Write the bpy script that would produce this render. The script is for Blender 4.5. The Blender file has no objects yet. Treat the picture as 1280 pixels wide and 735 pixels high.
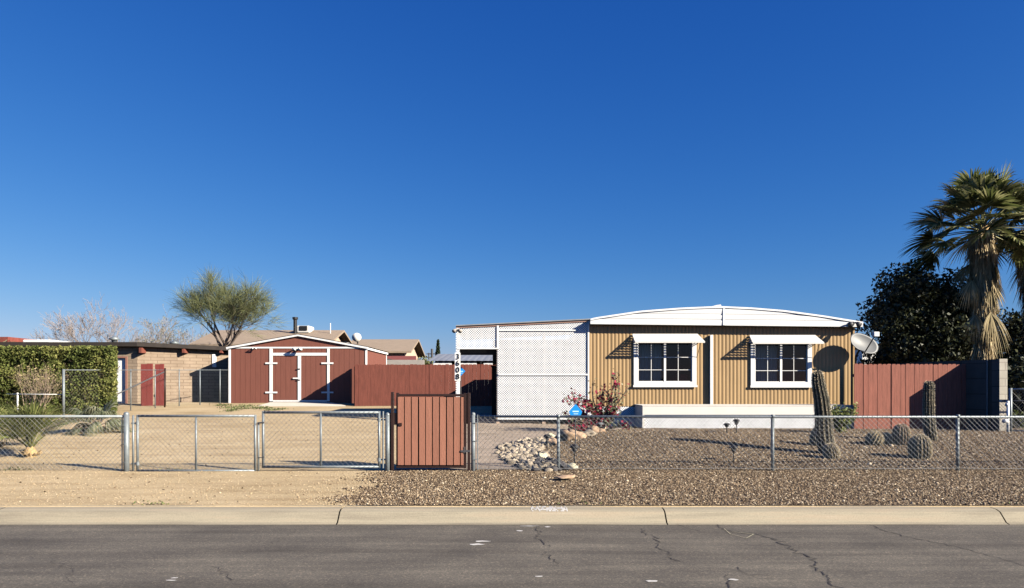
import bpy, math, random
import numpy as np
from mathutils import Vector, Matrix, noise as mnoise
random.seed(7); rng = np.random.default_rng(7)
R = math.radians
sc = bpy.context.scene
C = sc.collection
F = 924.0; HZ = 483.0; CH = 1.6          # focal length in px of the 1280 px photo, horizon row, eye height
def X(px, Y): return (px - 640) * Y / F
def Z(py, Y): return CH + (HZ - py) * Y / F
SUN = Vector((1.43, -.77, .79)).normalized()

# ------------------------------------------------------------------ terrain
def tab(t, v):
    if v <= t[0][0]: return t[0][1]
    for (a, b), (c, d) in zip(t, t[1:]):
        if v <= c: return b + (d - b) * (v - a) / (c - a)
    return t[-1][1]
TL = [(8.9, .15), (12.2, .2), (21, .53), (28.9, .95), (34, 1.0)]
TR = [(8.9, .15), (12.2, .2), (13.2, .29), (15, .42), (16.5, .47), (21, .47), (28, .9), (34, 1.0)]
def sstep(a, b, v):
    t = min(1, max(0, (v - a) / (b - a))); return t * t * (3 - 2 * t)
def H(x, y):
    if y < 8.9: return -.06
    w = sstep(0.2, 2.6, x)
    n = .17 * math.exp(-((x - 3.9) ** 2 + (y - 16.2) ** 2) / 2.6) * sstep(12.4, 14, y) + .012 * mnoise.noise(Vector((x * .6, y * .6, 3))) * sstep(9, 10, y)
    return tab(TL, y) * (1 - w) + tab(TR, y) * w + n
def G(px, py):                            # where a photo row/column meets the terrain
    y = 10.0
    for _ in range(60):
        zz = H(X(px, y), y); y2 = (CH - zz) * F / max(1, py - HZ); y = .5 * y + .5 * y2
    return X(px, y), y

# ------------------------------------------------------------------ materials
def new_mat(name):
    m = bpy.data.materials.new(name); m.use_nodes = True
    nt = m.node_tree; return m, nt, nt.nodes['Principled BSDF']
def N(nt, t, **kw):
    n = nt.nodes.new(t)
    for k, v in kw.items():
        if k in n.inputs.keys() if hasattr(n, 'inputs') else False: n.inputs[k].default_value = v
        else: setattr(n, k, v)
    return n
def ramp(nt, stops):
    r = nt.nodes.new('ShaderNodeValToRGB'); e = r.color_ramp.elements
    while len(e) < len(stops): e.new(.5)
    for i, (p, c) in enumerate(stops):
        e[i].position = p; e[i].color = (*c, 1)
    return r
def scl(c, k): return tuple(min(1, v * k) for v in c)
def mat(name, col, rough=.7, var=.12, scale=6, bump=.15, bscale=40, metal=0, spec=.4, stretch=(1, 1, 1), objrand=0, dirt=None):
    m, nt, p = new_mat(name)
    tc = N(nt, 'ShaderNodeTexCoord'); mp = N(nt, 'ShaderNodeMapping'); mp.inputs['Scale'].default_value = stretch
    nt.links.new(tc.outputs['Object'], mp.inputs['Vector'])
    n1 = N(nt, 'ShaderNodeTexNoise'); n1.inputs['Scale'].default_value = scale; n1.inputs['Detail'].default_value = 6; n1.inputs['Roughness'].default_value = .65
    nt.links.new(mp.outputs[0], n1.inputs['Vector'])
    st = [(.25, scl(col, 1 - var)), (.75, scl(col, 1 + var))]
    if dirt: st = [(.3, dirt)] + [(.42, scl(col, 1 - var)), (.8, scl(col, 1 + var))]
    r = ramp(nt, st); nt.links.new(n1.outputs['Fac'], r.inputs['Fac'])
    out = r.outputs['Color']
    if objrand:
        oi = N(nt, 'ShaderNodeObjectInfo'); hs = N(nt, 'ShaderNodeHueSaturation'); mr = N(nt, 'ShaderNodeMapRange')
        mr.inputs['To Min'].default_value = 1 - objrand; mr.inputs['To Max'].default_value = 1 + objrand
        nt.links.new(oi.outputs['Random'], mr.inputs['Value']); nt.links.new(mr.outputs[0], hs.inputs['Value']); nt.links.new(out, hs.inputs['Color']); out = hs.outputs['Color']
    nt.links.new(out, p.inputs['Base Color'])
    p.inputs['Roughness'].default_value = rough; p.inputs['Metallic'].default_value = metal; p.inputs['Specular IOR Level'].default_value = spec
    if bump:
        n2 = N(nt, 'ShaderNodeTexNoise'); n2.inputs['Scale'].default_value = bscale; n2.inputs['Detail'].default_value = 4
        nt.links.new(mp.outputs[0], n2.inputs['Vector'])
        b = N(nt, 'ShaderNodeBump'); b.inputs['Strength'].default_value = bump; b.inputs['Distance'].default_value = .02
        nt.links.new(n2.outputs['Fac'], b.inputs['Height']); nt.links.new(b.outputs[0], p.inputs['Normal'])
    return m
def attr_mat(name, stops, rough=.8, trans=0, spec=.3):
    """colour picked per leaf / pebble from the 'rnd' attribute"""
    m, nt, p = new_mat(name)
    a = N(nt, 'ShaderNodeAttribute'); a.attribute_name = 'rnd'
    r = ramp(nt, stops); nt.links.new(a.outputs['Fac'], r.inputs['Fac'])
    nt.links.new(r.outputs['Color'], p.inputs['Base Color'])
    p.inputs['Roughness'].default_value = rough; p.inputs['Specular IOR Level'].default_value = spec
    if trans:
        tr = N(nt, 'ShaderNodeBsdfTranslucent'); nt.links.new(r.outputs['Color'], tr.inputs['Color'])
        mx = N(nt, 'ShaderNodeMixShader'); mx.inputs[0].default_value = trans
        nt.links.new(p.outputs[0], mx.inputs[1]); nt.links.new(tr.outputs[0], mx.inputs[2])
        nt.links.new(mx.outputs[0], nt.nodes['Material Output'].inputs['Surface'])
    return m
M = {}
M['galv'] = mat('galvanised_steel', (.20, .225, .235), .5, .22, 14, .15, 60, metal=.35)
M['wire'] = mat('galvanised_wire', (.25, .25, .24), .55, .12, 9, 0, metal=.3)
M['brown_steel'] = mat('dark_brown_steel', (.028, .013, .010), .45, .3, 9, .1)
M['gate_wood'] = mat('faded_red_wood', (.31, .132, .084), .8, .16, 3, .25, 18, stretch=(12, 12, .8), objrand=.1)
M['red_wood'] = mat('brick_red_wood', (.18, .054, .036), .82, .3, 3, .25, 20, stretch=(7, 7, .7))
M['right_wood'] = mat('faded_pink_red_wood', (.24, .084, .057), .82, .3, 3, .25, 20, stretch=(7, 7, .7))
M['white'] = mat('white_paint', (.76, .75, .72), .55, .09, 5, .06, stretch=(3, 3, .6))
M['lattice'] = mat('white_lattice_wood', (.79, .80, .81), .6, .10, 3, 0)
M['offwhite'] = mat('cream_paint', (.66, .63, .57), .6, .05, 3, .05)
M['roofwhite'] = mat('white_roof_metal', (.76, .76, .74), .45, .04, 3, .02)
M['tan'] = mat('tan_ribbed_siding', (.345, .225, .105), .5, .15, 2.2, .03, 30, stretch=(2.5, 2.5, .35))
M['black'] = mat('black_plastic', (.012, .012, .013), .5, .2, 5, .05)
M['darkgrey'] = mat('dark_grey_metal', (.06, .06, .065), .5, .2, 5, .05)
M['dark_room'] = mat('shade_black_interior', (.007, .008, .010), .9, .2, 2, 0)  # near black stands in for the shade of unlit interiors
M['shedred'] = mat('red_brown_shed_siding', (.185, .066, .045), .7, .13, 2, .1, 12, stretch=(5, 5, .6))
M['roofing'] = mat('dark_roof_felt', (.028, .022, .019), .9, .3, 4, .3, 30)
M['tanroof'] = mat('tan_roof_shingles', (.28, .215, .155), .9, .2, 2.5, .3, 20, stretch=(1, 4, 4))
M['redtile'] = mat('red_roof_tiles', (.20, .05, .035), .85, .25, 4, .3)
M['stucco'] = mat('tan_pink_stucco', (.48, .35, .26), .9, .08, 4, .2)
M['greyblock'] = mat('grey_block', (.32, .29, .26), .9, .1, 4, .3)
M['metalroof'] = mat('weathered_grey_metal_roof', (.30, .31, .32), .5, .2, 3, .1, metal=.3)
M['concrete'] = mat('pale_concrete', (.62, .57, .48), .85, .10, 2, .2, 30)
M['bark'] = mat('grey_brown_bark', (.13, .10, .08), .9, .3, 8, .5, 20)
M['bare'] = mat('pale_bare_twigs', (.27, .225, .20), .9, .2, 8, 0)
M['deadtwig'] = mat('dry_shrub_twigs', (.30, .225, .16), .9, .25, 8, 0)
M['palmbark'] = mat('palm_trunk_fibre', (.42, .28, .13), .9, .3, 9, .6, 20, stretch=(6, 6, 1))
M['dish'] = mat('light_grey_dish_paint', (.135, .14, .14), .5, .05, 4, .02)
M['blue'] = mat('bright_blue_sign_face', (.012, .26, .68), .35, .05, 5, 0)
M['bluelight'] = mat('pale_blue_sign_mark', (.5, .78, .9), .5, .05, 5, 0)
M['curtain'] = mat('pale_grey_curtain', (.60, .60, .58), .9, .1, 3, .1)
M['redcloth'] = mat('red_cloth', (.22, .02, .02), .8, .1, 3, .1)
M['yellowflower'] = mat('yellow_green_leaves', (.35, .30, .06), .8, .3, 8, 0)
M['cactus'] = mat('dark_green_cactus_skin', (.05, .045, .028), .8, .25, 8, .2)
M['cactustan'] = mat('tan_green_cactus_skin', (.20, .155, .085), .8, .25, 8, .2)
M['spine'] = mat('golden_cactus_spines', (.80, .66, .44), .7, .2, 12, 0)
M['spinepink'] = mat('pink_gold_cactus_spines', (.78, .54, .38), .7, .2, 12, 0)
M['hose'] = mat('black_hose', (.015, .014, .013), .6, .2, 6, 0)
M['stone'] = mat('pale_river_stone', (.34, .28, .205), .85, .22, 5, .35, 22, objrand=.38)
M['darkstone'] = mat('dark_grey_river_stone', (.075, .07, .07), .85, .2, 5, .35, 22, objrand=.3)
M['tanstone'] = mat('tan_boulder_stone', (.40, .27, .17), .85, .2, 3, .35, 16, objrand=.12)
M['creamstone'] = mat('cream_stone', (.58, .53, .36), .8, .1, 4, .3, 16)
M['leafhedge'] = attr_mat('hedge_leaves', [(0, (.055, .075, .018)), (.5, (.15, .18, .045)), (1, (.31, .30, .095))], trans=.3)
M['leafdark'] = attr_mat('dark_tree_leaves', [(0, (.010, .014, .007)), (.6, (.025, .033, .014)), (.9, (.07, .075, .03)), (1, (.14, .14, .09))], .5, .08)
M['leafverde'] = attr_mat('feathery_tree_leaves', [(0, (.09, .105, .05)), (.6, (.19, .21, .085)), (1, (.30, .30, .14))], trans=.25)
M['leafpalm'] = attr_mat('palm_fan_blades', [(0, (.045, .06, .018)), (.5, (.13, .15, .045)), (1, (.42, .40, .18))], .45, .3)
M['leafdry'] = attr_mat('dry_palm_thatch', [(0, (.30, .21, .10)), (.5, (.56, .42, .23)), (1, (.74, .62, .40))], .8, .15)
M['leafdrydark'] = attr_mat('dark_dry_palm_blades', [(0, (.12, .10, .05)), (.5, (.28, .22, .11)), (1, (.48, .38, .22))], .8, .1)  # darker brown range than the thatch
M['leafyoung'] = attr_mat('young_palm_blades', [(0, (.06, .08, .02)), (.6, (.16, .18, .05)), (1, (.30, .29, .11))], .6, .25)
M['leafsilver'] = attr_mat('silvery_frond_blades', [(0, (.09, .11, .06)), (.6, (.20, .21, .12)), (1, (.33, .31, .20))], .6, .2)
M['leafgreen'] = attr_mat('green_shrub_leaves', [(0, (.07, .10, .02)), (.6, (.16, .19, .05)), (1, (.30, .31, .10))], .6, .2)
M['bract'] = attr_mat('crimson_bracts', [(0, (.13, .008, .022)), (.6, (.32, .02, .06)), (1, (.42, .05, .09))], .6, .25)
M['cypress'] = attr_mat('cypress_leaves', [(0, (.02, .035, .015)), (1, (.05, .07, .03))])
M['pebble'] = attr_mat('mixed_gravel_stones', [(0, (.035, .024, .015)), (.3, (.105, .070, .043)), (.6, (.20, .140, .085)), (.87, (.33, .245, .15)), (1, (.60, .50, .36))], .85)
M['grit'] = attr_mat('pale_dirt_grit', [(0, (.32, .23, .13)), (.5, (.52, .39, .23)), (1, (.64, .51, .34))], .9)
M['weed'] = attr_mat('dull_green_weed_leaves', [(0, (.07, .09, .03)), (1, (.17, .18, .07))])

def ground_mats():
    # bare tan dirt
    m, nt, p = new_mat('bare_tan_dirt'); tc = N(nt, 'ShaderNodeTexCoord')
    def noise(s, d=8, r=.6, vec=None):
        n = N(nt, 'ShaderNodeTexNoise'); n.inputs['Scale'].default_value = s; n.inputs['Detail'].default_value = d; n.inputs['Roughness'].default_value = r
        nt.links.new(vec or tc.outputs['Object'], n.inputs['Vector']); return n
    n1 = noise(.45); n2 = noise(22, 6, .75)
    mp = N(nt, 'ShaderNodeMapping'); mp.inputs['Scale'].default_value = (.5, 2.6, 1); nt.links.new(tc.outputs['Object'], mp.inputs['Vector'])
    n3 = noise(1.2, 6, .6, mp.outputs[0])
    r1 = ramp(nt, [(.3, (.45, .345, .20)), (.55, (.54, .42, .255)), (.75, (.60, .49, .32))]); nt.links.new(n1.outputs['Fac'], r1.inputs[0])
    r2 = ramp(nt, [(.3, (.68, .66, .64)), (.6, (1, 1, 1))]); nt.links.new(n2.outputs['Fac'], r2.inputs[0])
    r3 = ramp(nt, [(.3, (.74, .71, .68)), (.55, (1, 1, 1))]); nt.links.new(n3.outputs['Fac'], r3.inputs[0])
    mx = N(nt, 'ShaderNodeMixRGB', blend_type='MULTIPLY'); mx.inputs[0].default_value = .8
    nt.links.new(r1.outputs[0], mx.inputs[1]); nt.links.new(r2.outputs[0], mx.inputs[2])
    mx2 = N(nt, 'ShaderNodeMixRGB', blend_type='MULTIPLY'); mx2.inputs[0].default_value = 1
    nt.links.new(mx.outputs[0], mx2.inputs[1]); nt.links.new(r3.outputs[0], mx2.inputs[2])
    nt.links.new(mx2.outputs[0], p.inputs['Base Color']); p.inputs['Roughness'].default_value = .95; p.inputs['Specular IOR Level'].default_value = .1
    b = N(nt, 'ShaderNodeBump'); b.inputs['Strength'].default_value = .5; b.inputs['Distance'].default_value = .03
    nt.links.new(n2.outputs['Fac'], b.inputs['Height']); nt.links.new(b.outputs[0], p.inputs['Normal']); M['dirt'] = m
    # gravel bed under the pebbles
    m, nt, p = new_mat('brown_gravel_bed'); tc = N(nt, 'ShaderNodeTexCoord')
    v = N(nt, 'ShaderNodeTexVoronoi'); v.inputs['Scale'].default_value = 34; nt.links.new(tc.outputs['Object'], v.inputs['Vector'])
    sx = N(nt, 'ShaderNodeSeparateColor'); nt.links.new(v.outputs['Color'], sx.inputs[0])
    r1 = ramp(nt, [(0, (.03, .022, .016)), (.4, (.11, .078, .052)), (.8, (.23, .17, .11)), (1, (.42, .34, .23))]); nt.links.new(sx.outputs[0], r1.inputs[0])
    nt.links.new(r1.outputs[0], p.inputs['Base Color']); p.inputs['Roughness'].default_value = .95; p.inputs['Specular IOR Level'].default_value = .15
    b = N(nt, 'ShaderNodeBump'); b.inputs['Strength'].default_value = .8; b.inputs['Distance'].default_value = .02; b.invert = True
    nt.links.new(v.outputs['Distance'], b.inputs['Height']); nt.links.new(b.outputs[0], p.inputs['Normal']); M['gravel'] = m
    # asphalt
    m, nt, p = new_mat('worn_asphalt'); tc = N(nt, 'ShaderNodeTexCoord')
    mp = N(nt, 'ShaderNodeMapping'); mp.inputs['Scale'].default_value = (.12, 1.5, 1); nt.links.new(tc.outputs['Object'], mp.inputs['Vector'])
    n1 = N(nt, 'ShaderNodeTexNoise'); n1.inputs['Scale'].default_value = 2.2; n1.inputs['Detail'].default_value = 7; n1.inputs['Roughness'].default_value = .62; nt.links.new(mp.outputs[0], n1.inputs['Vector'])
    r1 = ramp(nt, [(.28, (.102, .089, .072)), (.5, (.152, .135, .110)), (.72, (.215, .190, .150))]); nt.links.new(n1.outputs['Fac'], r1.inputs[0])
    n2 = N(nt, 'ShaderNodeTexNoise'); n2.inputs['Scale'].default_value = 90; n2.inputs['Detail'].default_value = 5; n2.inputs['Roughness'].default_value = .8; nt.links.new(tc.outputs['Object'], n2.inputs['Vector'])
    r2 = ramp(nt, [(.30, (.38, .37, .37)), (.5, (.86, .86, .86)), (.68, (1.0, 1, 1))]); nt.links.new(n2.outputs['Fac'], r2.inputs[0])
    n3 = N(nt, 'ShaderNodeTexNoise'); n3.inputs['Scale'].default_value = 1.1; n3.inputs['Detail'].default_value = 5; nt.links.new(tc.outputs['Object'], n3.inputs['Vector'])
    r3 = ramp(nt, [(.35, (.70, .70, .72)), (.6, (1, 1, 1))]); nt.links.new(n3.outputs['Fac'], r3.inputs[0])
    mx = N(nt, 'ShaderNodeMixRGB', blend_type='MULTIPLY'); mx.inputs[0].default_value = .9; nt.links.new(r1.outputs[0], mx.inputs[1]); nt.links.new(r2.outputs[0], mx.inputs[2])
    mx2 = N(nt, 'ShaderNodeMixRGB', blend_type='MULTIPLY'); mx2.inputs[0].default_value = .8; nt.links.new(mx.outputs[0], mx2.inputs[1]); nt.links.new(r3.outputs[0], mx2.inputs[2])
    vo = N(nt, 'ShaderNodeTexVoronoi'); vo.inputs['Scale'].default_value = 75; nt.links.new(tc.outputs['Object'], vo.inputs['Vector']); sc_ = N(nt, 'ShaderNodeSeparateColor'); nt.links.new(vo.outputs['Color'], sc_.inputs[0])
    r4 = ramp(nt, [(0, (.72, .72, .72)), (.6, (.98, .98, .97)), (.9, (1.15, 1.12, 1.08)), (1, (1.7, 1.62, 1.5))]); nt.links.new(sc_.outputs[0], r4.inputs[0])
    mx3 = N(nt, 'ShaderNodeMixRGB', blend_type='MULTIPLY'); mx3.inputs[0].default_value = 1; nt.links.new(mx2.outputs[0], mx3.inputs[1]); nt.links.new(r4.outputs[0], mx3.inputs[2]); mx2 = mx3
    nt.links.new(mx2.outputs[0], p.inputs['Base Color']); p.inputs['Roughness'].default_value = .85; p.inputs['Specular IOR Level'].default_value = .25
    b = N(nt, 'ShaderNodeBump'); b.inputs['Strength'].default_value = .35; b.inputs['Distance'].default_value = .01; nt.links.new(n2.outputs['Fac'], b.inputs['Height']); nt.links.new(b.outputs[0], p.inputs['Normal']); M['asphalt'] = m
    # kerb concrete with rusty stain streaks
    m, nt, p = new_mat('sandy_kerb_concrete'); tc = N(nt, 'ShaderNodeTexCoord')
    mp = N(nt, 'ShaderNodeMapping'); mp.inputs['Scale'].default_value = (.35, 5, 5); nt.links.new(tc.outputs['Object'], mp.inputs['Vector'])
    n1 = N(nt, 'ShaderNodeTexNoise'); n1.inputs['Scale'].default_value = 1.6; n1.inputs['Detail'].default_value = 7; n1.inputs['Roughness'].default_value = .65; nt.links.new(mp.outputs[0], n1.inputs['Vector'])
    r1 = ramp(nt, [(.28, (.22, .19, .14)), (.5, (.325, .285, .205)), (.62, (.35, .29, .205)), (.8, (.40, .365, .28))]); nt.links.new(n1.outputs['Fac'], r1.inputs[0])
    n2 = N(nt, 'ShaderNodeTexNoise'); n2.inputs['Scale'].default_value = 60; n2.inputs['Detail'].default_value = 4; nt.links.new(tc.outputs['Object'], n2.inputs['Vector'])
    r2 = ramp(nt, [(.3, (.78, .78, .78)), (.6, (1, 1, 1))]); nt.links.new(n2.outputs['Fac'], r2.inputs[0])
    mx = N(nt, 'ShaderNodeMixRGB', blend_type='MULTIPLY'); mx.inputs[0].default_value = .7; nt.links.new(r1.outputs[0], mx.inputs[1]); nt.links.new(r2.outputs[0], mx.inputs[2])
    nt.links.new(mx.outputs[0], p.inputs['Base Color']); p.inputs['Roughness'].default_value = .85; p.inputs['Specular IOR Level'].default_value = .2
    b = N(nt, 'ShaderNodeBump'); b.inputs['Strength'].default_value = .2; b.inputs['Distance'].default_value = .01; nt.links.new(n2.outputs['Fac'], b.inputs['Height']); nt.links.new(b.outputs[0], p.inputs['Normal']); M['kerb'] = m
    # pavers
    def brick(name, c1, c2, mort, w, h, ms, vecmap=None, bump=.4, noise_s=3):
        m, nt, p = new_mat(name); tc = N(nt, 'ShaderNodeTexCoord'); mp = N(nt, 'ShaderNodeMapping')
        if vecmap: mp.inputs['Rotation'].default_value = vecmap
        nt.links.new(tc.outputs['Object'], mp.inputs['Vector'])
        bk = N(nt, 'ShaderNodeTexBrick'); bk.inputs['Scale'].default_value = 1; bk.inputs['Brick Width'].default_value = w; bk.inputs['Row Height'].default_value = h; bk.inputs['Mortar Size'].default_value = ms
        bk.inputs['Color1'].default_value = (*c1, 1); bk.inputs['Color2'].default_value = (*c2, 1); bk.inputs['Mortar'].default_value = (*mort, 1)
        nt.links.new(mp.outputs[0], bk.inputs['Vector'])
        n = N(nt, 'ShaderNodeTexNoise'); n.inputs['Scale'].default_value = noise_s; n.inputs['Detail'].default_value = 6; nt.links.new(tc.outputs['Object'], n.inputs['Vector'])
        rr = ramp(nt, [(.3, (.78, .77, .76)), (.65, (1, 1, 1))]); nt.links.new(n.outputs['Fac'], rr.inputs[0])
        mx = N(nt, 'ShaderNodeMixRGB', blend_type='MULTIPLY'); mx.inputs[0].default_value = .9; nt.links.new(bk.outputs['Color'], mx.inputs[1]); nt.links.new(rr.outputs[0], mx.inputs[2])
        nt.links.new(mx.outputs[0], p.inputs['Base Color']); p.inputs['Roughness'].default_value = .9; p.inputs['Specular IOR Level'].default_value = .15
        b = N(nt, 'ShaderNodeBump'); b.inputs['Strength'].default_value = bump; b.inputs['Distance'].default_value = .01; b.invert = True
        nt.links.new(bk.outputs['Fac'], b.inputs['Height']); nt.links.new(b.outputs[0], p.inputs['Normal']); return m
    M['paver'] = brick('sandy_patio_pavers', (.33, .265, .20), (.40, .32, .245), (.20, .155, .115), .40, .40, .008)
    rx = (R(90), 0, 0)
    M['brick'] = brick('buff_slump_block_wall', (.27, .205, .15), (.31, .24, .175), (.19, .14, .10), .40, .125, .010, rx, .4)
    M['block'] = brick('sunlit_tone_concrete_block', (.46, .42, .35), (.50, .46, .39), (.38, .34, .29), .40, .20, .012, rx, .5)  # lighter copy for the wall end, sunlight put into the colour
    M['blockside'] = brick('shaded_tone_concrete_block', (.125, .10, .08), (.15, .12, .10), (.08, .068, .055), .40, .20, .012, (R(90), 0, R(90)), .5)  # darker copy for the side face, its shade put into the colour
ground_mats()
# glass: see-through with a clear reflection
m, nt, p = new_mat('window_glass'); nt.nodes.remove(p)
tr = N(nt, 'ShaderNodeBsdfTransparent'); tr.inputs[0].default_value = (.62, .68, .70, 1); gl = N(nt, 'ShaderNodeBsdfGlossy'); gl.inputs['Roughness'].default_value = .02
fr = N(nt, 'ShaderNodeFresnel'); fr.inputs[0].default_value = 1.45; mx = N(nt, 'ShaderNodeMixShader')
nt.links.new(fr.outputs[0], mx.inputs[0]); nt.links.new(tr.outputs[0], mx.inputs[1]); nt.links.new(gl.outputs[0], mx.inputs[2]); nt.links.new(mx.outputs[0], nt.nodes['Material Output'].inputs['Surface'])
M['glass'] = m

# ------------------------------------------------------------------ mesh helpers
class MB:
    def __init__(s): s.v = []; s.f = []; s.mi = []; s.cur = 0
    def add(s, vs, fs):
        o = len(s.v); s.v += [tuple(v) for v in vs]; s.f += [tuple(i + o for i in f) for f in fs]; s.mi += [s.cur] * len(fs); return s
    def box(s, x0, x1, y0, y1, z0, z1):
        if x0 > x1: x0, x1 = x1, x0
        if y0 > y1: y0, y1 = y1, y0
        if z0 > z1: z0, z1 = z1, z0
        return s.add([(x0, y0, z0), (x1, y0, z0), (x1, y1, z0), (x0, y1, z0), (x0, y0, z1), (x1, y0, z1), (x1, y1, z1), (x0, y1, z1)],
              [(0, 3, 2, 1), (4, 5, 6, 7), (0, 1, 5, 4), (1, 2, 6, 5), (2, 3, 7, 6), (3, 0, 4, 7)])
    def bar(s, a, b, w, h, up=(0, 0, 1)):          # rectangular bar a->b, w across, h along 'up'
        a, b = Vector(a), Vector(b); d = (b - a).normalized(); up = Vector(up)
        if abs(d.dot(up)) > .98: up = Vector((0, 1, 0))
        u = d.cross(up).normalized(); w2 = u.cross(d).normalized()
        q = [(-1, -1), (1, -1), (1, 1), (-1, 1)]
        vs = [p + u * (i * w / 2) + w2 * (j * h / 2) for p in (a, b) for i, j in q]
        return s.add(vs, [(3, 2, 1, 0), (4, 5, 6, 7), (0, 1, 5, 4), (1, 2, 6, 5), (2, 3, 7, 6), (3, 0, 4, 7)])
    def tube(s, pts, rad, n=8, cap=True):
        pts = [Vector(p) for p in pts]; k = len(pts)
        if not hasattr(rad, '__len__'): rad = [rad] * k
        u = None; rings = []; vs = []
        for i, p in enumerate(pts):
            d = (pts[min(i + 1, k - 1)] - pts[max(i - 1, 0)]).normalized()
            if u is None:
                u = d.orthogonal().normalized()
            else:
                u = u - d * u.dot(d)
                u = u.normalized() if u.length > 1e-5 else d.orthogonal().normalized()
            w = d.cross(u)
            vs += [p + (u * math.cos(2 * math.pi * j / n) + w * math.sin(2 * math.pi * j / n)) * rad[i] for j in range(n)]
        fs = [(i * n + j, i * n + (j + 1) % n, (i + 1) * n + (j + 1) % n, (i + 1) * n + j) for i in range(k - 1) for j in range(n)]
        if cap: fs += [tuple(range(n))[::-1], tuple((k - 1) * n + j for j in range(n))]
        return s.add(vs, fs)
    def cap_ball(s, c, r, n=10):
        c = Vector(c); vs = []; fs = []
        for i in range(1, 5):
            a = math.pi * i / 5
            vs += [c + Vector((math.cos(2 * math.pi * j / n) * math.sin(a), math.sin(2 * math.pi * j / n) * math.sin(a), math.cos(a))) * r for j in range(n)]
        for i in range(3):
            fs += [(i * n + j, (i + 1) * n + j, (i + 1) * n + (j + 1) % n, i * n + (j + 1) % n) for j in range(n)]
        t = len(vs); vs += [c + Vector((0, 0, r)), c - Vector((0, 0, r))]
        fs += [(t, j, (j + 1) % n) for j in range(n)] + [(t + 1, 3 * n + (j + 1) % n, 3 * n + j) for j in range(n)]
        return s.add(vs, fs)
    def prism(s, poly, y0, y1):                    # polygon in x,z extruded along y
        n = len(poly); vs = [(x, y0, z) for x, z in poly] + [(x, y1, z) for x, z in poly]
        return s.add(vs, [tuple(range(n)), tuple(range(2 * n - 1, n - 1, -1))] + [(i, i + n, (i + 1) % n + n, (i + 1) % n) for i in range(n)])
    def build(s, name, m, parent=None, smooth=False, bevel=0):
        me = bpy.data.meshes.new(name); me.from_pydata(s.v, [], s.f)
        for mm in (m if isinstance(m, (list, tuple)) else [m]): me.materials.append(mm)
        if any(s.mi): me.polygons.foreach_set('material_index', s.mi)
        if smooth: me.polygons.foreach_set('use_smooth', [True] * len(me.polygons))
        me.update(); return link(name, me, parent, bevel)
def link(name, me, parent=None, bevel=0):
    o = bpy.data.objects.new(name, me); C.objects.link(o)
    if parent is not None:
        o.parent = parent
        o.matrix_parent_inverse = Matrix.Translation(parent.location).inverted() if parent.type == 'EMPTY' and parent.parent is None else Matrix.Identity(4)
    if bevel:
        b = o.modifiers.new('bevel', 'BEVEL'); b.width = bevel; b.segments = 2; b.limit_method = 'ANGLE'
    return o
def tag(o, label, cat, group=None, kind=None):
    if label: o['label'] = label
    if cat: o['category'] = cat
    if group: o['group'] = group
    if kind: o['kind'] = kind
    return o
def thing(name, label, cat, loc, group=None):
    o = bpy.data.objects.new(name, None); C.objects.link(o); o.location = loc; o.empty_display_size = .2
    return tag(o, label, cat, group)
def struct(o): o['kind'] = 'structure'; return o
def copy_tree(o):
    c = o.copy(); C.objects.link(c)
    def rec(src, dst):
        for ch in list(src.children):
            d = ch.copy(); C.objects.link(d); d.parent = dst; rec(ch, d)
    rec(o, c); return c
def mass(name, V, Fc, rnd, m, parent=None, per=4, smooth=False):
    """big mesh from numpy arrays; Fc (n, per); rnd one value per face"""
    me = bpy.data.meshes.new(name); nf = len(Fc)
    me.vertices.add(len(V)); me.vertices.foreach_set('co', np.asarray(V, 'f').ravel())
    me.loops.add(nf * per); me.loops.foreach_set('vertex_index', np.asarray(Fc, 'i').ravel())
    me.polygons.add(nf); me.polygons.foreach_set('loop_start', np.arange(0, nf * per, per, dtype='i')); me.polygons.foreach_set('loop_total', np.full(nf, per, 'i'))
    a = me.attributes.new('rnd', 'FLOAT', 'FACE'); a.data.foreach_set('value', np.asarray(rnd, 'f'))
    me.materials.append(m); me.update(calc_edges=True); me.validate()
    return link(name, me, parent)
def leaves(P, size, name, m, parent=None, asp=.5, bend=.25, direc=None, rnd=None):
    """one folded diamond leaf per point"""
    P = np.asarray(P, float); n = len(P); s = size * rng.uniform(.6, 1.3, (n, 1))
    d = rng.normal(size=(n, 3)); 
    if direc is not None: d = d * .45 + direc
    d /= np.linalg.norm(d, axis=1, keepdims=True)
    u = np.cross(d, rng.normal(size=(n, 3))); u /= np.linalg.norm(u, axis=1, keepdims=True) + 1e-9
    w = np.cross(d, u)
    a = P - d * s; b = P + u * s * asp + w * s * bend; c = P + d * s; e = P - u * s * asp + w * s * bend
    V = np.stack([a, b, c, e], 1).reshape(-1, 3); Fc = np.arange(n * 4).reshape(n, 4)
    return mass(name, V, Fc, rng.random(n) if rnd is None else rnd, m, parent)
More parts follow.
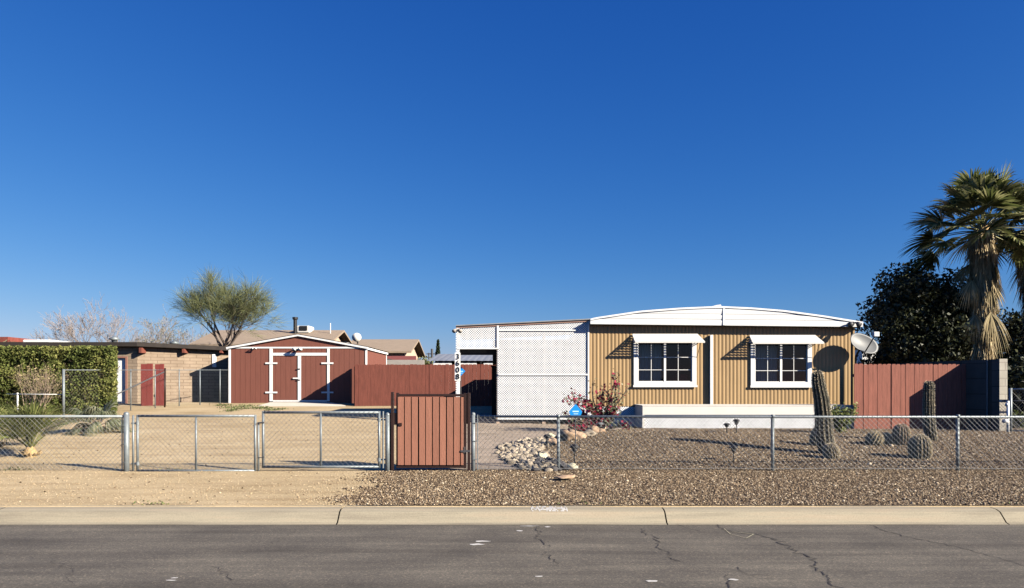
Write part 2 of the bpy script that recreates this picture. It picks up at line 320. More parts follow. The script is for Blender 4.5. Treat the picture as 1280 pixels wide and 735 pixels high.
def blades(A, D, L, W, name, m, parent=None, droop=0, rnd=None, seg=3):
    """ribbon blades: A roots, D unit directions, L lengths, W widths"""
    A = np.asarray(A, float); D = np.asarray(D, float); n = len(A); L = np.broadcast_to(L, (n,)).astype(float); W = np.broadcast_to(W, (n,)); dr = np.broadcast_to(droop, (n,))
    side = np.cross(D, rng.normal(size=(n, 3))); side /= np.linalg.norm(side, axis=1, keepdims=True) + 1e-9
    V = []; 
    for i in range(seg + 1):
        t = i / seg; c = A + D * (L * t)[:, None]; c[:, 2] -= dr * L * t * t
        w = (W * (1 - t ** 1.6) * .5 + .001)[:, None]; V += [c - side * w, c + side * w]
    V = np.stack(V, 1); k = 2 * (seg + 1); V = V.reshape(-1, 3)
    base = np.arange(n)[:, None] * k
    Fc = np.concatenate([base + np.array([2 * i, 2 * i + 1, 2 * i + 3, 2 * i + 2]) for i in range(seg)], 0)
    r = rng.random(n) if rnd is None else rnd
    return mass(name, V, Fc, np.tile(r, seg), m, parent)
def pebbles(P, size, name, m, parent=None, flat=.6):
    P = np.asarray(P, float); n = len(P)
    base = np.array([(1, 0, 0), (0, 1, 0), (-1, 0, 0), (0, -1, 0), (0, 0, 1), (0, 0, -1)], float)
    s = size * np.exp(rng.normal(0, .35, (n, 1, 1)))
    b = base[None] * rng.uniform(.65, 1.3, (n, 6, 1)) + rng.normal(0, .12, (n, 6, 3)); b[..., 2] *= flat
    a = rng.uniform(0, 6.283, n); ca, sa = np.cos(a)[:, None], np.sin(a)[:, None]
    x = b[..., 0] * ca - b[..., 1] * sa; y = b[..., 0] * sa + b[..., 1] * ca; b = np.stack([x, y, b[..., 2]], -1) * s
    V = (b + P[:, None]).reshape(-1, 3)
    f = np.array([(0, 1, 4), (1, 2, 4), (2, 3, 4), (3, 0, 4), (1, 0, 5), (2, 1, 5), (3, 2, 5), (0, 3, 5)])
    Fc = (np.arange(n)[:, None, None] * 6 + f[None]).reshape(-1, 3)
    return mass(name, V, Fc, np.repeat(rng.random(n), 8), m, parent, per=3)
def clip_line(poly, p, d):
    """part of the infinite line p+t*d inside convex ccw/cw polygon"""
    t0, t1 = -1e9, 1e9; cx = sum(a[0] for a in poly) / len(poly); cy = sum(a[1] for a in poly) / len(poly)
    for i in range(len(poly)):
        a, b = poly[i], poly[(i + 1) % len(poly)]; nx, ny = b[1] - a[1], a[0] - b[0]
        if nx * (cx - a[0]) + ny * (cy - a[1]) < 0: nx, ny = -nx, -ny
        den = nx * d[0] + ny * d[1]; num = nx * (p[0] - a[0]) + ny * (p[1] - a[1])
        if abs(den) < 1e-9:
            if num < 0: return None
            continue
        t = -num / den
        if den > 0: t0 = max(t0, t)
        else: t1 = min(t1, t)
    return (t0, t1) if t1 - t0 > .01 else None
def lattice(mb, poly, y, pitch, w, th, to3=None):
    """diagonal slats (two crossing layers) over polygon in x,z at depth y; pitch = horizontal pitch"""
    x0 = min(p[0] for p in poly); x1 = max(p[0] for p in poly); z0 = min(p[1] for p in poly); z1 = max(p[1] for p in poly)
    to3 = to3 or (lambda x, z, k: (x, y + k, z)); q = math.sqrt(.5)
    for lay, sg in ((0, 1), (1, -1)):
        t = x0 - (z1 - z0) - pitch
        while t < x1 + (z1 - z0) + pitch:
            c = clip_line(poly, (t, z0), (q * sg, q))
            if c:
                a = to3(t + q * sg * c[0], z0 + q * c[0], lay * (th + .0005)); b = to3(t + q * sg * c[1], z0 + q * c[1], lay * (th + .0005))
                d = Vector(to3(0, 0, 1)) - Vector(to3(0, 0, 0))
                mb.bar(a, b, w, th, up=d)
            t += pitch
def chainmesh(name, parent, a, b, zb, zt, m=None, pitch=.081, r=.0026, ties=False):
    """woven wire between plan points a and b"""
    a = Vector(a); b = Vector(b); L = (b - a).length; d = (b - a) / L; nrm = Vector((-d.y, d.x))
    poly = [(0, zb), (L, zb), (L, zt), (0, zt)]; mb = MB()
    for lay, sg in ((-.5, 1), (.5, -1)):
        t = -(zt - zb) - pitch
        while t < L + (zt - zb) + pitch:
            c = clip_line(poly, (t, zb), (sg * .7071, .7071))
            if c:
                pts = []
                for q in c:
                    s_, z_ = t + sg * .7071 * q, zb + .7071 * q; p2 = a + d * s_ + nrm * (lay * r * 1.6); pts.append((p2.x, p2.y, z_))
                mb.tube(pts, r, 3, False)
            t += pitch
    if ties:
        t = .05
        while t < L - .04:
            for z in (zb, zt - .01):
                p2 = a + d * (t - .02) - nrm * .012; p3 = a + d * (t + .02) - nrm * .012; mb.tube([(p2.x, p2.y - .004, z - .02), ((p2.x + p3.x) / 2, p2.y - .012, z), (p3.x, p3.y - .004, z + .02)], .0035, 4)
            t += .081
    # knuckled / barbed selvage along top
    t = pitch / 2
    while t < L:
        p2 = a + d * t; mb.tube([(p2.x, p2.y, zt - .004), (p2.x + .006, p2.y, zt + .022)], r, 3, False); t += pitch
    return mb.build(name, m or M['wire'], parent)

# ------------------------------------------------------------------ ground, road, kerb
def axis(*segs):
    out = []
    for a, b, st in segs: out += list(np.arange(a, b, st))
    return out + [segs[-1][1]]
def sheet(name, xs, ys, fz, m, keep=None, parent=None):
    vs = [(x, y, fz(x, y)) for y in ys for x in xs]; nx = len(xs); fs = []
    for j in range(len(ys) - 1):
        for i in range(nx - 1):
            if keep is None or keep((xs[i] + xs[i + 1]) / 2, (ys[j] + ys[j + 1]) / 2): fs.append((j * nx + i, j * nx + i + 1, (j + 1) * nx + i + 1, (j + 1) * nx + i))
    me = bpy.data.meshes.new(name); me.from_pydata(vs, [], fs); me.materials.append(m); me.polygons.foreach_set('use_smooth', [True] * len(fs)); me.update()
    return link(name, me, parent)
gx = axis((-900, -200, 100), (-200, -40, 20), (-40, -22, 3), (-22, 22, .5), (22, 40, 3), (40, 200, 20), (200, 900, 100))
gy = [-300, -60, -10, 0, 6, 8.899, 8.9] + axis((9, 12, .5), (12, 22, .4), (22, 36, .7), (36, 60, 6), (60, 200, 35), (200, 2000, 300))
struct(sheet('ground', gx, gy, H, M['dirt']))
# gravel front strip + yard; wobbly left edge
def gedge(y): return -1.95 + .14 * math.sin(y * 3.1) + .12 * math.sin(y * 7.7 + 1)
bed_left = [G(*p) for p in ((662, 587), (655, 578), (660, 566), (690, 557), (715, 549), (745, 541), (790, 536))]
def bedx(y):                                       # left limit of the gravel behind the fence
    b = bed_left
    if y <= b[0][1]: return b[0][0]
    for (xa, ya), (xb, yb) in zip(b, b[1:]):
        if y <= yb: return xa + (xb - xa) * (y - ya) / max(.01, yb - ya)
    return b[-1][0] + (y - b[-1][1]) * .1
def in_gravel(x, y):
    if 8.96 < y <= 12.32: return x > gedge(y)
    return 12.32 < y < 20.98 and x > bedx(y) - .15
xs = axis((-2.6, 22, .2)); ys = axis((8.96, 20.98, .12))
struct(sheet('gravel_yard', xs, ys, lambda x, y: H(x, y) + .006, M['gravel'], in_gravel))
# patio pavers
pxs = axis((-1.95, 3.6, .15)); pys = axis((12.33, 24.5, .15))
struct(sheet('patio', pxs, pys, lambda x, y: H(x, y) + .012, M['paver'], lambda x, y: not in_gravel(x, y) or x < bedx(y) and y > 12.32))
# loose stones
def scatter(n, x0, x1, y0, y1, ok, lift, pw=1.0):
    P = []
    X_ = rng.uniform(x0, x1, n); Y_ = y0 + (y1 - y0) * rng.random(n) ** pw
    for x, y in zip(X_, Y_):
        if ok(x, y): P.append((x, y, H(x, y) + lift))
    return P
pe = scatter(80000, -2.6, 9.5, 8.98, 12.4, in_gravel, .010)
o = pebbles(pe, .0108, 'gravel_stones', M['pebble']); tag(o, 'loose brown and tan gravel stones covering the front strip', 'gravel', kind='stuff')
pe = scatter(130000, 0, 15.5, 12.4, 20.9, lambda x, y: in_gravel(x, y) and abs(x / y) < .75, .010, 1.35)
o = pebbles(pe, .0122, 'gravel_stones', M['pebble']); tag(o, 'loose brown gravel stones covering the yard behind the wire fence', 'gravel', kind='stuff')
pe = scatter(9000, -9.5, -1.2, 8.98, 12.2, lambda x, y: not in_gravel(x, y), .004)
pe += scatter(9000, -12, -2, 12.2, 24, lambda x, y: abs(x / y) < .75 and x < -2, .004, 1.3)
pe += [(x, y, z) for x, y, z in scatter(900, -2.9, -1.9, 8.98, 12.3, lambda x, y: True, .005)]
o = pebbles(pe, .0065, 'dirt_grit', M['grit']); tag(o, 'pale grit and small clods lying on the bare dirt', 'grit', kind='stuff')
# stray gravel over the boundary
pe = [(gedge(y) - abs(rng.normal(0, .16)), y, H(0, y) + .008) for y in rng.uniform(8.98, 12.2, 900)]
o = pebbles(pe, .012, 'gravel_stones', M['pebble']); tag(o, 'stray brown gravel spilled over the edge of the bare dirt', 'gravel', kind='stuff')
# leaf litter and twigs on the bare dirt
P = [(x, y, z) for x, y, z in scatter(420, -12, -2.2, 9.0, 24, lambda x, y: abs(x / y) < .75, .008, 1.2)] + [(x, y, z) for x, y, z in scatter(260, 0, 12, 9.0, 20, lambda x, y: in_gravel(x, y), .022, 1.2)]
M['litter'] = attr_mat('dry_brown_litter', [(0, (.05, .035, .02)), (1, (.22, .15, .08))])
o = leaves(P, .022, 'leaf_litter', M['litter']); tag(o, 'small dry leaves and twigs scattered over the dirt and gravel', 'litter', kind='stuff')
P = []
for cx, cy, n in ((-7.7, 9.05, 40), (-6.9, 9.02, 60), (-4.4, 9.03, 30), (.9, 9.02, 25), (6.2, 9.03, 25), (-5.6, 12.25, 60), (-8.3, 12.3, 50)):
    P += [(cx + random.gauss(0, .18), cy + abs(random.gauss(0, .04)), H(cx, 9.1 if cy < 10 else cy) + abs(random.gauss(0, .02))) for _ in range(n)]
o = leaves(P, .02, 'dry_weeds', M['weed']); tag(o, 'dry little weeds along the kerb edge and fence foot', 'weeds', kind='stuff')
# road
def crack_line(pts, w0=.012, jit=.05):
    out = []
    for (xa, ya), (xb, yb) in zip(pts, pts[1:]):
        k = max(2, int(math.hypot(xb - xa, yb - ya) / .05))
        for i in range(k): t = i / k; out.append((xa + (xb - xa) * t + random.gauss(0, jit * .25), ya + (yb - ya) * t + random.gauss(0, jit * .25)))
    return out + [pts[-1]]
def ribbon(mb, pts, w, z):
    vs = []; n = len(pts)
    for i, (x, y) in enumerate(pts):
        a = Vector(pts[max(0, i - 1)]); b = Vector(pts[min(n - 1, i + 1)]); d = (b - a).normalized(); ww = w * random.uniform(.4, 1.3) * (.35 if i in (0, n - 1) else 1)
        vs += [(x - d.y * ww / 2, y + d.x * ww / 2, z), (x + d.y * ww / 2, y - d.x * ww / 2, z)]
    mb.add(vs, [(2 * i, 2 * i + 1, 2 * i + 3, 2 * i + 2) for i in range(n - 1)])
def RG(px, py):
    y = CH * F / (py - HZ); return X(px, y), y
rd = MB(); rd.add([(-150, -4.6, 0), (150, -4.6, 0), (150, 8.56, 0), (-150, 8.56, 0)], [(0, 1, 2, 3)])
rd.cur = 1
for pts, w in (([(895, 655), (903, 662), (915, 664), (950, 669), (975, 677), (990, 686), (1002, 693), (1014, 700), (1020, 710), (1040, 727), (1055, 742)], .028),
               ([(670, 656), (673, 665), (670, 672), (688, 684)], .02), ([(681, 690), (692, 698), (694, 706)], .02),
               ([(800, 661), (816, 671), (822, 676), (818, 683), (834, 690), (835, 696), (850, 702)], .022), ([(848, 655), (862, 661), (876, 664)], .014),
               ([(920, 709), (932, 717), (970, 721)], .014), ([(912, 719), (909, 735), (907, 750)], .02),
               ([(1085, 656), (1120, 668), (1180, 680), (1215, 688), (1230, 692), (1275, 706), (1300, 712)], .018),
               ([(262, 707), (282, 720), (288, 726)], .012), ([(370, 662), (352, 675), (330, 682)], .008), ([(70, 700), (88, 712), (90, 730)], .008)):
    ribbon(rd, crack_line([RG(*p) for p in pts], jit=.11), w * .62, .004)
for pts, w in (([(905, 661), (913, 668), (933, 673), (942, 668), (915, 665)], .022),):
    rd.cur = 2; ribbon(rd, [RG(*p) for p in pts], w, .005)
rd.cur = 3
for px, py, wx, wy in ((601, 677, .10, .03), (596, 681, .09, .03), (684, 659, .04, .02), (815, 727, .06, .02), (674, 721, .04, .015), (218, 723, .03, .015), (214, 726, .05, .012), (917, 725, .05, .02), (649, 664, .05, .02), (661, 658, .12, .012)):
    cx, cy = RG(px, py); k = 9
    vs = [(cx + wx * math.cos(6.283 * i / k) * random.uniform(.5, 1.1), cy + wy * 1.6 * math.sin(6.283 * i / k) * random.uniform(.5, 1.1), .005) for i in range(k)]
    rd.add(vs, [tuple(range(k))])
M['crack'] = mat('dark_open_crack', (.045, .04, .038), .95, .3, 20, 0); M['chalk'] = mat('faded_yellow_paint_mark', (.34, .31, .21), .9, .3, 20, 0); M['whitemark'] = mat('faded_white_paint_spot', (.52, .50, .46), .9, .2, 20, 0)
struct(rd.build('road', [M['asphalt'], M['crack'], M['chalk'], M['whitemark']]))
# kerb (rolled) with open joints, faded painted number patch
prof = [(8.545, .003), (8.60, .018), (8.66, .075), (8.71, .122), (8.78, .143), (8.98, .152), (9.0, .10)]
kb = MB(); joints = [-12.5, -9.6, -6.08, -2.03, 1.80, 5.75, 9.7]
edges = [-150] + joints + [150]
for a, b in zip(edges, edges[1:]):
    k = max(1, min(40, int((b - a) / .5))); vs = []
    for i in range(k + 1):
        x = a + .008 + (b - a - .016) * i / k
        vs += [(x, y, z + .003 * mnoise.noise(Vector((x * .8, 0, 0)))) for y, z in prof]
    n = len(prof); kb.add(vs, [(i * n + j, (i + 1) * n + j, (i + 1) * n + j + 1, i * n + j + 1) for i in range(k) for j in range(n - 1)])
kb.cur = 1
kb.box(-20, 20, 8.62, 8.9, -.05, .008)
kb.cur = 2
rp = [(8.93, .1525), (8.86, .149), (8.78, .1455), (8.745, .1355), (8.715, .1265)]
for gx0 in np.arange(.225, .655, .014):                              # worn white house number paint on the kerb face
    for k in range(4):
        if k == 0 and random.random() < .55 or k == 3 and random.random() < .45 or random.random() < .16: continue
        (ya, za), (yb, zb2) = rp[k], rp[k + 1]; j = random.uniform(.75, 1.0)
        kb.add([(gx0, ya, za + .001), (gx0 + .014 * j, ya, za + .001), (gx0 + .014 * j, yb, zb2 + .001), (gx0, yb, zb2 + .001)], [(3, 2, 1, 0)])
struct(kb.build('kerb', [M['kerb'], M['crack'], M['whitemark']]))

# ------------------------------------------------------------------ front chain link fence and gates
FY = 12.2; s12 = FY / F
def fx(px): return X(px, FY)
g0 = .2
def vpost(mb, x, y, z0, z1, r=.03, n=12): mb.tube([(x, y, z0), (x, y, z1)], r, n)
TOPZ = Z(520.5, FY)                                # ~1.1
# left run
t = thing('chain_link_fence', 'galvanised wire fence along the street left of the driveway gates', 'fence', (fx(157), FY, g0))
chainmesh('wire_mesh', t, (-14.5, FY), (fx(152), FY), g0 + .02, TOPZ - .01)
MB().tube([(-14.6, FY, TOPZ + .005), (fx(156), FY, TOPZ)], .021, 10).build('top_rail', M['galv'], t, True)
b = MB(); vpost(b, fx(158), FY, g0 - .2, Z(518, FY), .045, 14); b.cap_ball((fx(158), FY, Z(518, FY)), .047); b.build('post', M['galv'], t, True)
b = MB(); vpost(b, -11.2, FY, g0 - .2, TOPZ, .03); b.build('post', M['galv'], t, True)
b = MB(); b.bar((fx(153), FY - .01, g0 + .03), (fx(153), FY - .01, TOPZ), .02, .006, (0, 1, 0))
for zz in (.35, .65, .95): b.tube([(fx(153), FY - .02, zz), (fx(158), FY - .05, zz)], .007, 6)
b.build('tension_bar', M['galv'], t)
def wire_gate(label, pxl, pxr, pxm, pt, pb, loc_px, hinge_left):
    t = thing('driveway_gate', label, 'gate', (fx(loc_px), FY, g0), 'driveway gates of galvanised wire')
    zt, zb = Z(pt, FY), Z(pb, FY); xl, xr, xm = fx(pxl), fx(pxr), fx(pxm)
    b = MB(); r = .021
    b.tube([(xl, FY, zb - .02), (xl, FY, zt + .02)], r, 10); b.tube([(xr, FY, zb - .02), (xr, FY, zt + .02)], r, 10)
    b.tube([(xl, FY, zt), (xr, FY, zt)], r, 10); b.tube([(xl, FY, zb), (xr, FY, zb)], r, 10)
    b.build('frame', M['galv'], t, True)
    MB().tube([(xm, FY, zb), (xm, FY, zt)], .018, 10).build('brace', M['galv'], t, True)
    chainmesh('wire_mesh', t, (xl, FY - .012), (xr, FY - .012), zb, zt + .01, ties=True)
    hx = xl if hinge_left else xr; o2 = -1 if hinge_left else 1
    for z in (zb + .12, zt - .12):
        b = MB(); b.tube([(hx, FY, z), (hx + o2 * .10, FY, z)], .014, 8); b.tube([(hx, FY, z - .03), (hx, FY, z + .03)], .028, 10); b.build('hinge', M['galv'], t)
    return t
wg = wire_gate('left leaf of the driveway gate, its foot touching the dirt', 172, 319, 245, 520, 588.5, 245, True)
for p in (166.5, 323):
    b = MB(); vpost(b, fx(p), FY, Z(590, FY) if p > 200 else Z(588, FY), Z(519, FY) if p < 200 else Z(528, FY), .017); b.build('stile', M['galv'], wg, True)
wg2 = wire_gate('right leaf of the driveway gate, hung slightly higher, beside the red slatted gate', 329, 474, 401, 515.5, 583.5, 401, False)
b = MB(); b.tube([(fx(323), FY - .03, Z(528.5, FY)), (fx(331), FY - .03, Z(528, FY))], .013, 8); b.build('latch', M['darkgrey'], wg2)
b = MB(); b.tube([(fx(323), FY - .02, Z(572, FY)), (fx(331), FY - .02, Z(571, FY))], .008, 8); b.build('latch', M['darkgrey'], wg2)
b = MB(); b.tube([(fx(479), FY - .012, Z(585, FY)), (fx(479), FY - .012, Z(514, FY))], .015, 8)
b.build('tension_bar', M['galv'], wg2)
b = MB(); vpost(b, fx(484.5), FY, g0 - .2, Z(519, FY), .04, 14); b.cap_ball((fx(484.5), FY, Z(518.5, FY)), .042)
tag(b.build('gate_post', M['galv'], None, True), 'round galvanised post between the driveway gate and the red slatted gate', 'post')
# red slatted pedestrian gate
t = thing('pedestrian_gate', 'red slatted gate in a dark brown steel frame, standing taller than the wire fence', 'gate', (fx(540), FY, g0))
zt, zb = Z(494, FY), Z(582.5, FY); b = MB()
b.box(fx(495.5), fx(499), FY - .025, FY + .025, Z(585, FY), Z(491, FY)); b.box(fx(579.5), fx(583), FY - .025, FY + .025, Z(585, FY), Z(491.5, FY))
b.box(fx(499), fx(579.5), FY - .025, FY + .025, zt - .02, zt + .02); b.box(fx(499), fx(579.5), FY - .025, FY + .025, zb - .03, zb + .02)
b.build('frame', M['brown_steel'], t, bevel=.003)
edg = [497.8, 506.3, 515.0, 523.8, 532.6, 541.2, 550.0, 558.6, 567.2, 576.0]
for i, p in enumerate(edg):
    w = 7.6 if i < 9 else 3.4; j = random.uniform(-.3, .3)
    b = MB(); b.box(fx(p + .2 + j), fx(p + w + j), FY - .046, FY - .027, zb + .02, zt - .03 + random.uniform(-.004, .004)); b.build('board', M['gate_wood'], t, bevel=.002)
for i in range(9):
    b = MB(); b.box(fx(edg[i] + 6.6), fx(edg[i] + 9.9), FY + .005, FY + .02, zb + .02, zt - .03); b.build('backing_board', M['brown_steel'], t)
b = MB(); b.box(fx(499), fx(503), FY - .06, FY - .03, .95, 1.0); b.build('hinge', M['brown_steel'], t)
b = MB(); b.box(fx(576), fx(588), FY - .06, FY - .03, Z(564, FY) - .01, Z(564, FY) + .02); b.tube([(fx(581), FY - .05, Z(566, FY)), (fx(581), FY - .05, Z(558, FY))], .01, 8); b.build('latch', M['darkgrey'], t)
b = MB(); b.box(fx(489), fx(492.3), FY - .03, FY + .03, g0 - .1, Z(490, FY)); b.box(fx(485.5), fx(495.5), FY - .02, FY + .012, Z(531, FY), Z(516, FY)); b.box(fx(486), fx(492), FY + .031, FY + .05, g0, Z(520, FY))
tag(b.build('gate_post', M['brown_steel'], None, bevel=.003), 'dark brown steel post on the left side of the red slatted gate', 'post')
b = MB(); b.box(fx(584.4), fx(587.8), FY - .03, FY + .03, g0 - .1, Z(491, FY)); b.box(fx(580), fx(584.4), FY + .031, FY + .05, Z(530, FY), Z(492, FY))
tag(b.build('gate_post', M['brown_steel'], None, bevel=.003), 'dark brown steel post on the right side of the red slatted gate', 'post')
# right run
t = thing('chain_link_fence', 'long galvanised wire fence along the street in front of the gravel yard and the cacti', 'fence', (fx(698), FY, g0))
chainmesh('wire_mesh', t, (fx(596), FY - .02), (12.5, FY - .02), g0 + .03, TOPZ - .005)
MB().tube([(fx(590), FY, TOPZ), (fx(966), FY, TOPZ - .008), (12.6, FY, TOPZ - .012)], .021, 10).build('top_rail', M['galv'], t, True)
b = MB(); vpost(b, fx(591.5), FY, g0 - .2, Z(518.5, FY), .036, 14); b.cap_ball((fx(591.5), FY, Z(518, FY)), .038); b.build('post', M['galv'], t, True)
for p in (698, 966, 1197.5, 1440):
    b = MB(); vpost(b, fx(p), FY + .012, g0 - .2, TOPZ + .01, .028); b.tube([(fx(p), FY, TOPZ - .02), (fx(p), FY, TOPZ + .03)], .03, 10); b.build('post', M['galv'], t, True)
b = MB(); b.tube([(fx(597), FY - .03, g0 + .03), (fx(597), FY - .03, TOPZ + .03)], .008, 6)
for z in (.4, .7, 1.0): b.tube([(fx(597), FY - .03, z), (fx(591), FY - .045, z)], .007, 6)
b.build('tension_bar', M['galv'], t)
MB().tube([(fx(596) + i * .5, FY - .02, g0 + .05 + .006 * math.sin(i * 1.7)) for i in range(27)], .004, 4).build('tension_wire', M['wire'], t)

# ------------------------------------------------------------------ mobile home
HY = 21.0
def hx(px, y=HY): return X(px, y)
home = thing('mobile_home', 'tan ribbed mobile home with a bowed white metal roof and two white framed windows', 'house', (hx(900), HY, .47))
wx0, wx1 = hx(736), hx(1067); zf0 = Z(508, HY); zf1 = 3.45
w1 = (hx(794), hx(868), Z(482, HY), Z(424, HY)); w2 = (hx(940), hx(1012), Z(482.5, HY), Z(426, HY))
def rib_profile(x):                                # irregular three-rib siding
    p = .105; t = (x % p) / p
    return -.009 if t < .32 else (-.009 + .009 * (t - .32) / .2 if t < .52 else (0 if t < .72 else -.009 * (t - .72) / .28))
def siding(mb, x0, x1, z0, z1, y):
    p = .105; xs_ = sorted({x0, x1} | {k * p + q * p for k in range(int(x0 / p) - 1, int(x1 / p) + 2) for q in (0.0001, .32, .52, .72) if x0 < k * p + q * p < x1})
    vs = []
    for x in xs_: vs += [(x, y + rib_profile(x), z0), (x, y + rib_profile(x), z1)]
    mb.add(vs, [(2 * i, 2 * i + 2, 2 * i + 3, 2 * i + 1) for i in range(len(xs_) - 1)])
b = MB()
for x0, x1, z0, z1 in ((wx0, w1[0], zf0, zf1), (w1[0], w1[1], zf0, w1[2]), (w1[0], w1[1], w1[3], zf1), (w1[1], w2[0], zf0, zf1), (w2[0], w2[1], zf0, w2[2]), (w2[0], w2[1], w2[3], zf1), (w2[1], wx1, zf0, zf1)):
    siding(b, x0, x1, z0, z1, HY)
b.box(wx0, wx0 + .05, HY + .01, HY + 14, zf0, 3.4); b.box(wx1 - .05, wx1, HY + .01, HY + 14, zf0, 3.3); b.box(wx0, wx1, HY + 13.9, HY + 14, zf0, 3.3)
b.box(wx0 + .06, wx1 - .06, HY + .05, HY + 13.8, zf0 - .05, zf0)
b.build('wall', M['tan'], home)
b = MB(); b.box(wx0 - .02, wx0 + .03, HY - .03, HY + .005, zf0 - .02, zf1); b.build('corner_trim', M['tan'], home)
b = MB(); b.box(wx1 - .03, wx1 + .02, HY - .03, HY + .005, zf0 - .02, zf1); b.build('corner_trim', M['tan'], home)
b = MB(); b.box(hx(886.6), hx(890.2), HY - .10, HY - .02, zf0 - .01, Z(419, HY)); b.build('centre_trim', M['white'], home, bevel=.004)
# roof fascia + skin
RY = HY - .24
def rtop(px):
    k = [(736, 399.5), (745, 397.2), (800, 389), (850, 385.2), (887, 383.6), (905, 383.4), (940, 385), (980, 388.2), (1030, 395), (1079, 403)]
    return Z(tab(k, px), RY)
def rbot(px): return Z(405 + (px - 738) * 3.6 / 340, RY)
cols = [738 + i * 5 for i in range(68)] + [1078.5]; rows = 16; vs = []
for c in cols:
    zt, zb = rtop(c), rbot(c)
    for r in range(rows + 1):
        zz = zb + (.48) * r / rows
        st = (zz - zb) / .155; fr_ = st - math.floor(st)
        zz2 = min(zz, zt); vs.append((X(c, RY), RY + .012 * (1 - fr_) - .012 + (.02 if fr_ > .93 else 0), zz2))
n = rows + 1; b = MB(); b.add(vs, [(i * n + j, (i + 1) * n + j, (i + 1) * n + j + 1, i * n + j + 1) for i in range(len(cols) - 1) for j in range(rows)])
x0_, x1_ = X(738, RY), X(1078.5, RY)
b.add([(X(c, RY), RY, rbot(c)) for c in (738, 1078.5)] + [(X(c, RY), HY + .3, rbot(c)) for c in (738, 1078.5)], [(0, 2, 3, 1)])
b.add([(x0_, RY, rbot(738)), (x0_, RY + 14.4, rbot(738)), (x0_, RY + 14.4, rtop(738)), (x0_, RY, rtop(738))], [(0, 1, 2, 3)])
b.add([(x1_, RY, rbot(1078)), (x1_, RY + 14.4, rbot(1078)), (x1_, RY + 14.4, rtop(1078)), (x1_, RY, rtop(1078))], [(0, 1, 2, 3)])
b.box(X(903.5, RY), X(906, RY), RY - .022, RY + .0, rbot(905) + .005, rtop(905) - .01); b.build('fascia', M['roofwhite'], home)
vs = []
for c in cols:
    for y in (RY - .03, RY - .03, RY + 14.4): vs.append((X(c, RY), y, rtop(c) + .012))
for i in range(len(cols)): vs[3 * i] = (vs[3 * i][0], vs[3 * i][1], vs[3 * i][2] - .05)
b = MB(); b.add(vs, [(3 * i + j, 3 * i + 3 + j, 3 * i + 4 + j, 3 * i + 1 + j) for i in range(len(cols) - 1) for j in (0, 1)]); 
rf = b.build('roof', M['roofwhite'], home)
b = MB(); xa = X(905, RY); b.add([(xa - .42, RY + .5, rtop(895)), (xa + .1, RY + .5, rtop(905)), (xa + .05, RY + .5, rtop(905) + .12), (xa - .08, RY + .5, rtop(905) + .1),
   (xa - .42, RY + .9, rtop(895)), (xa + .1, RY + .9, rtop(905)), (xa + .05, RY + .9, rtop(905) + .12), (xa - .08, RY + .9, rtop(905) + .1)], [(0, 1, 2, 3), (7, 6, 5, 4), (0, 3, 7, 4), (3, 2, 6, 7), (2, 1, 5, 6)])
b.build('ridge_cap', M['roofwhite'], rf)
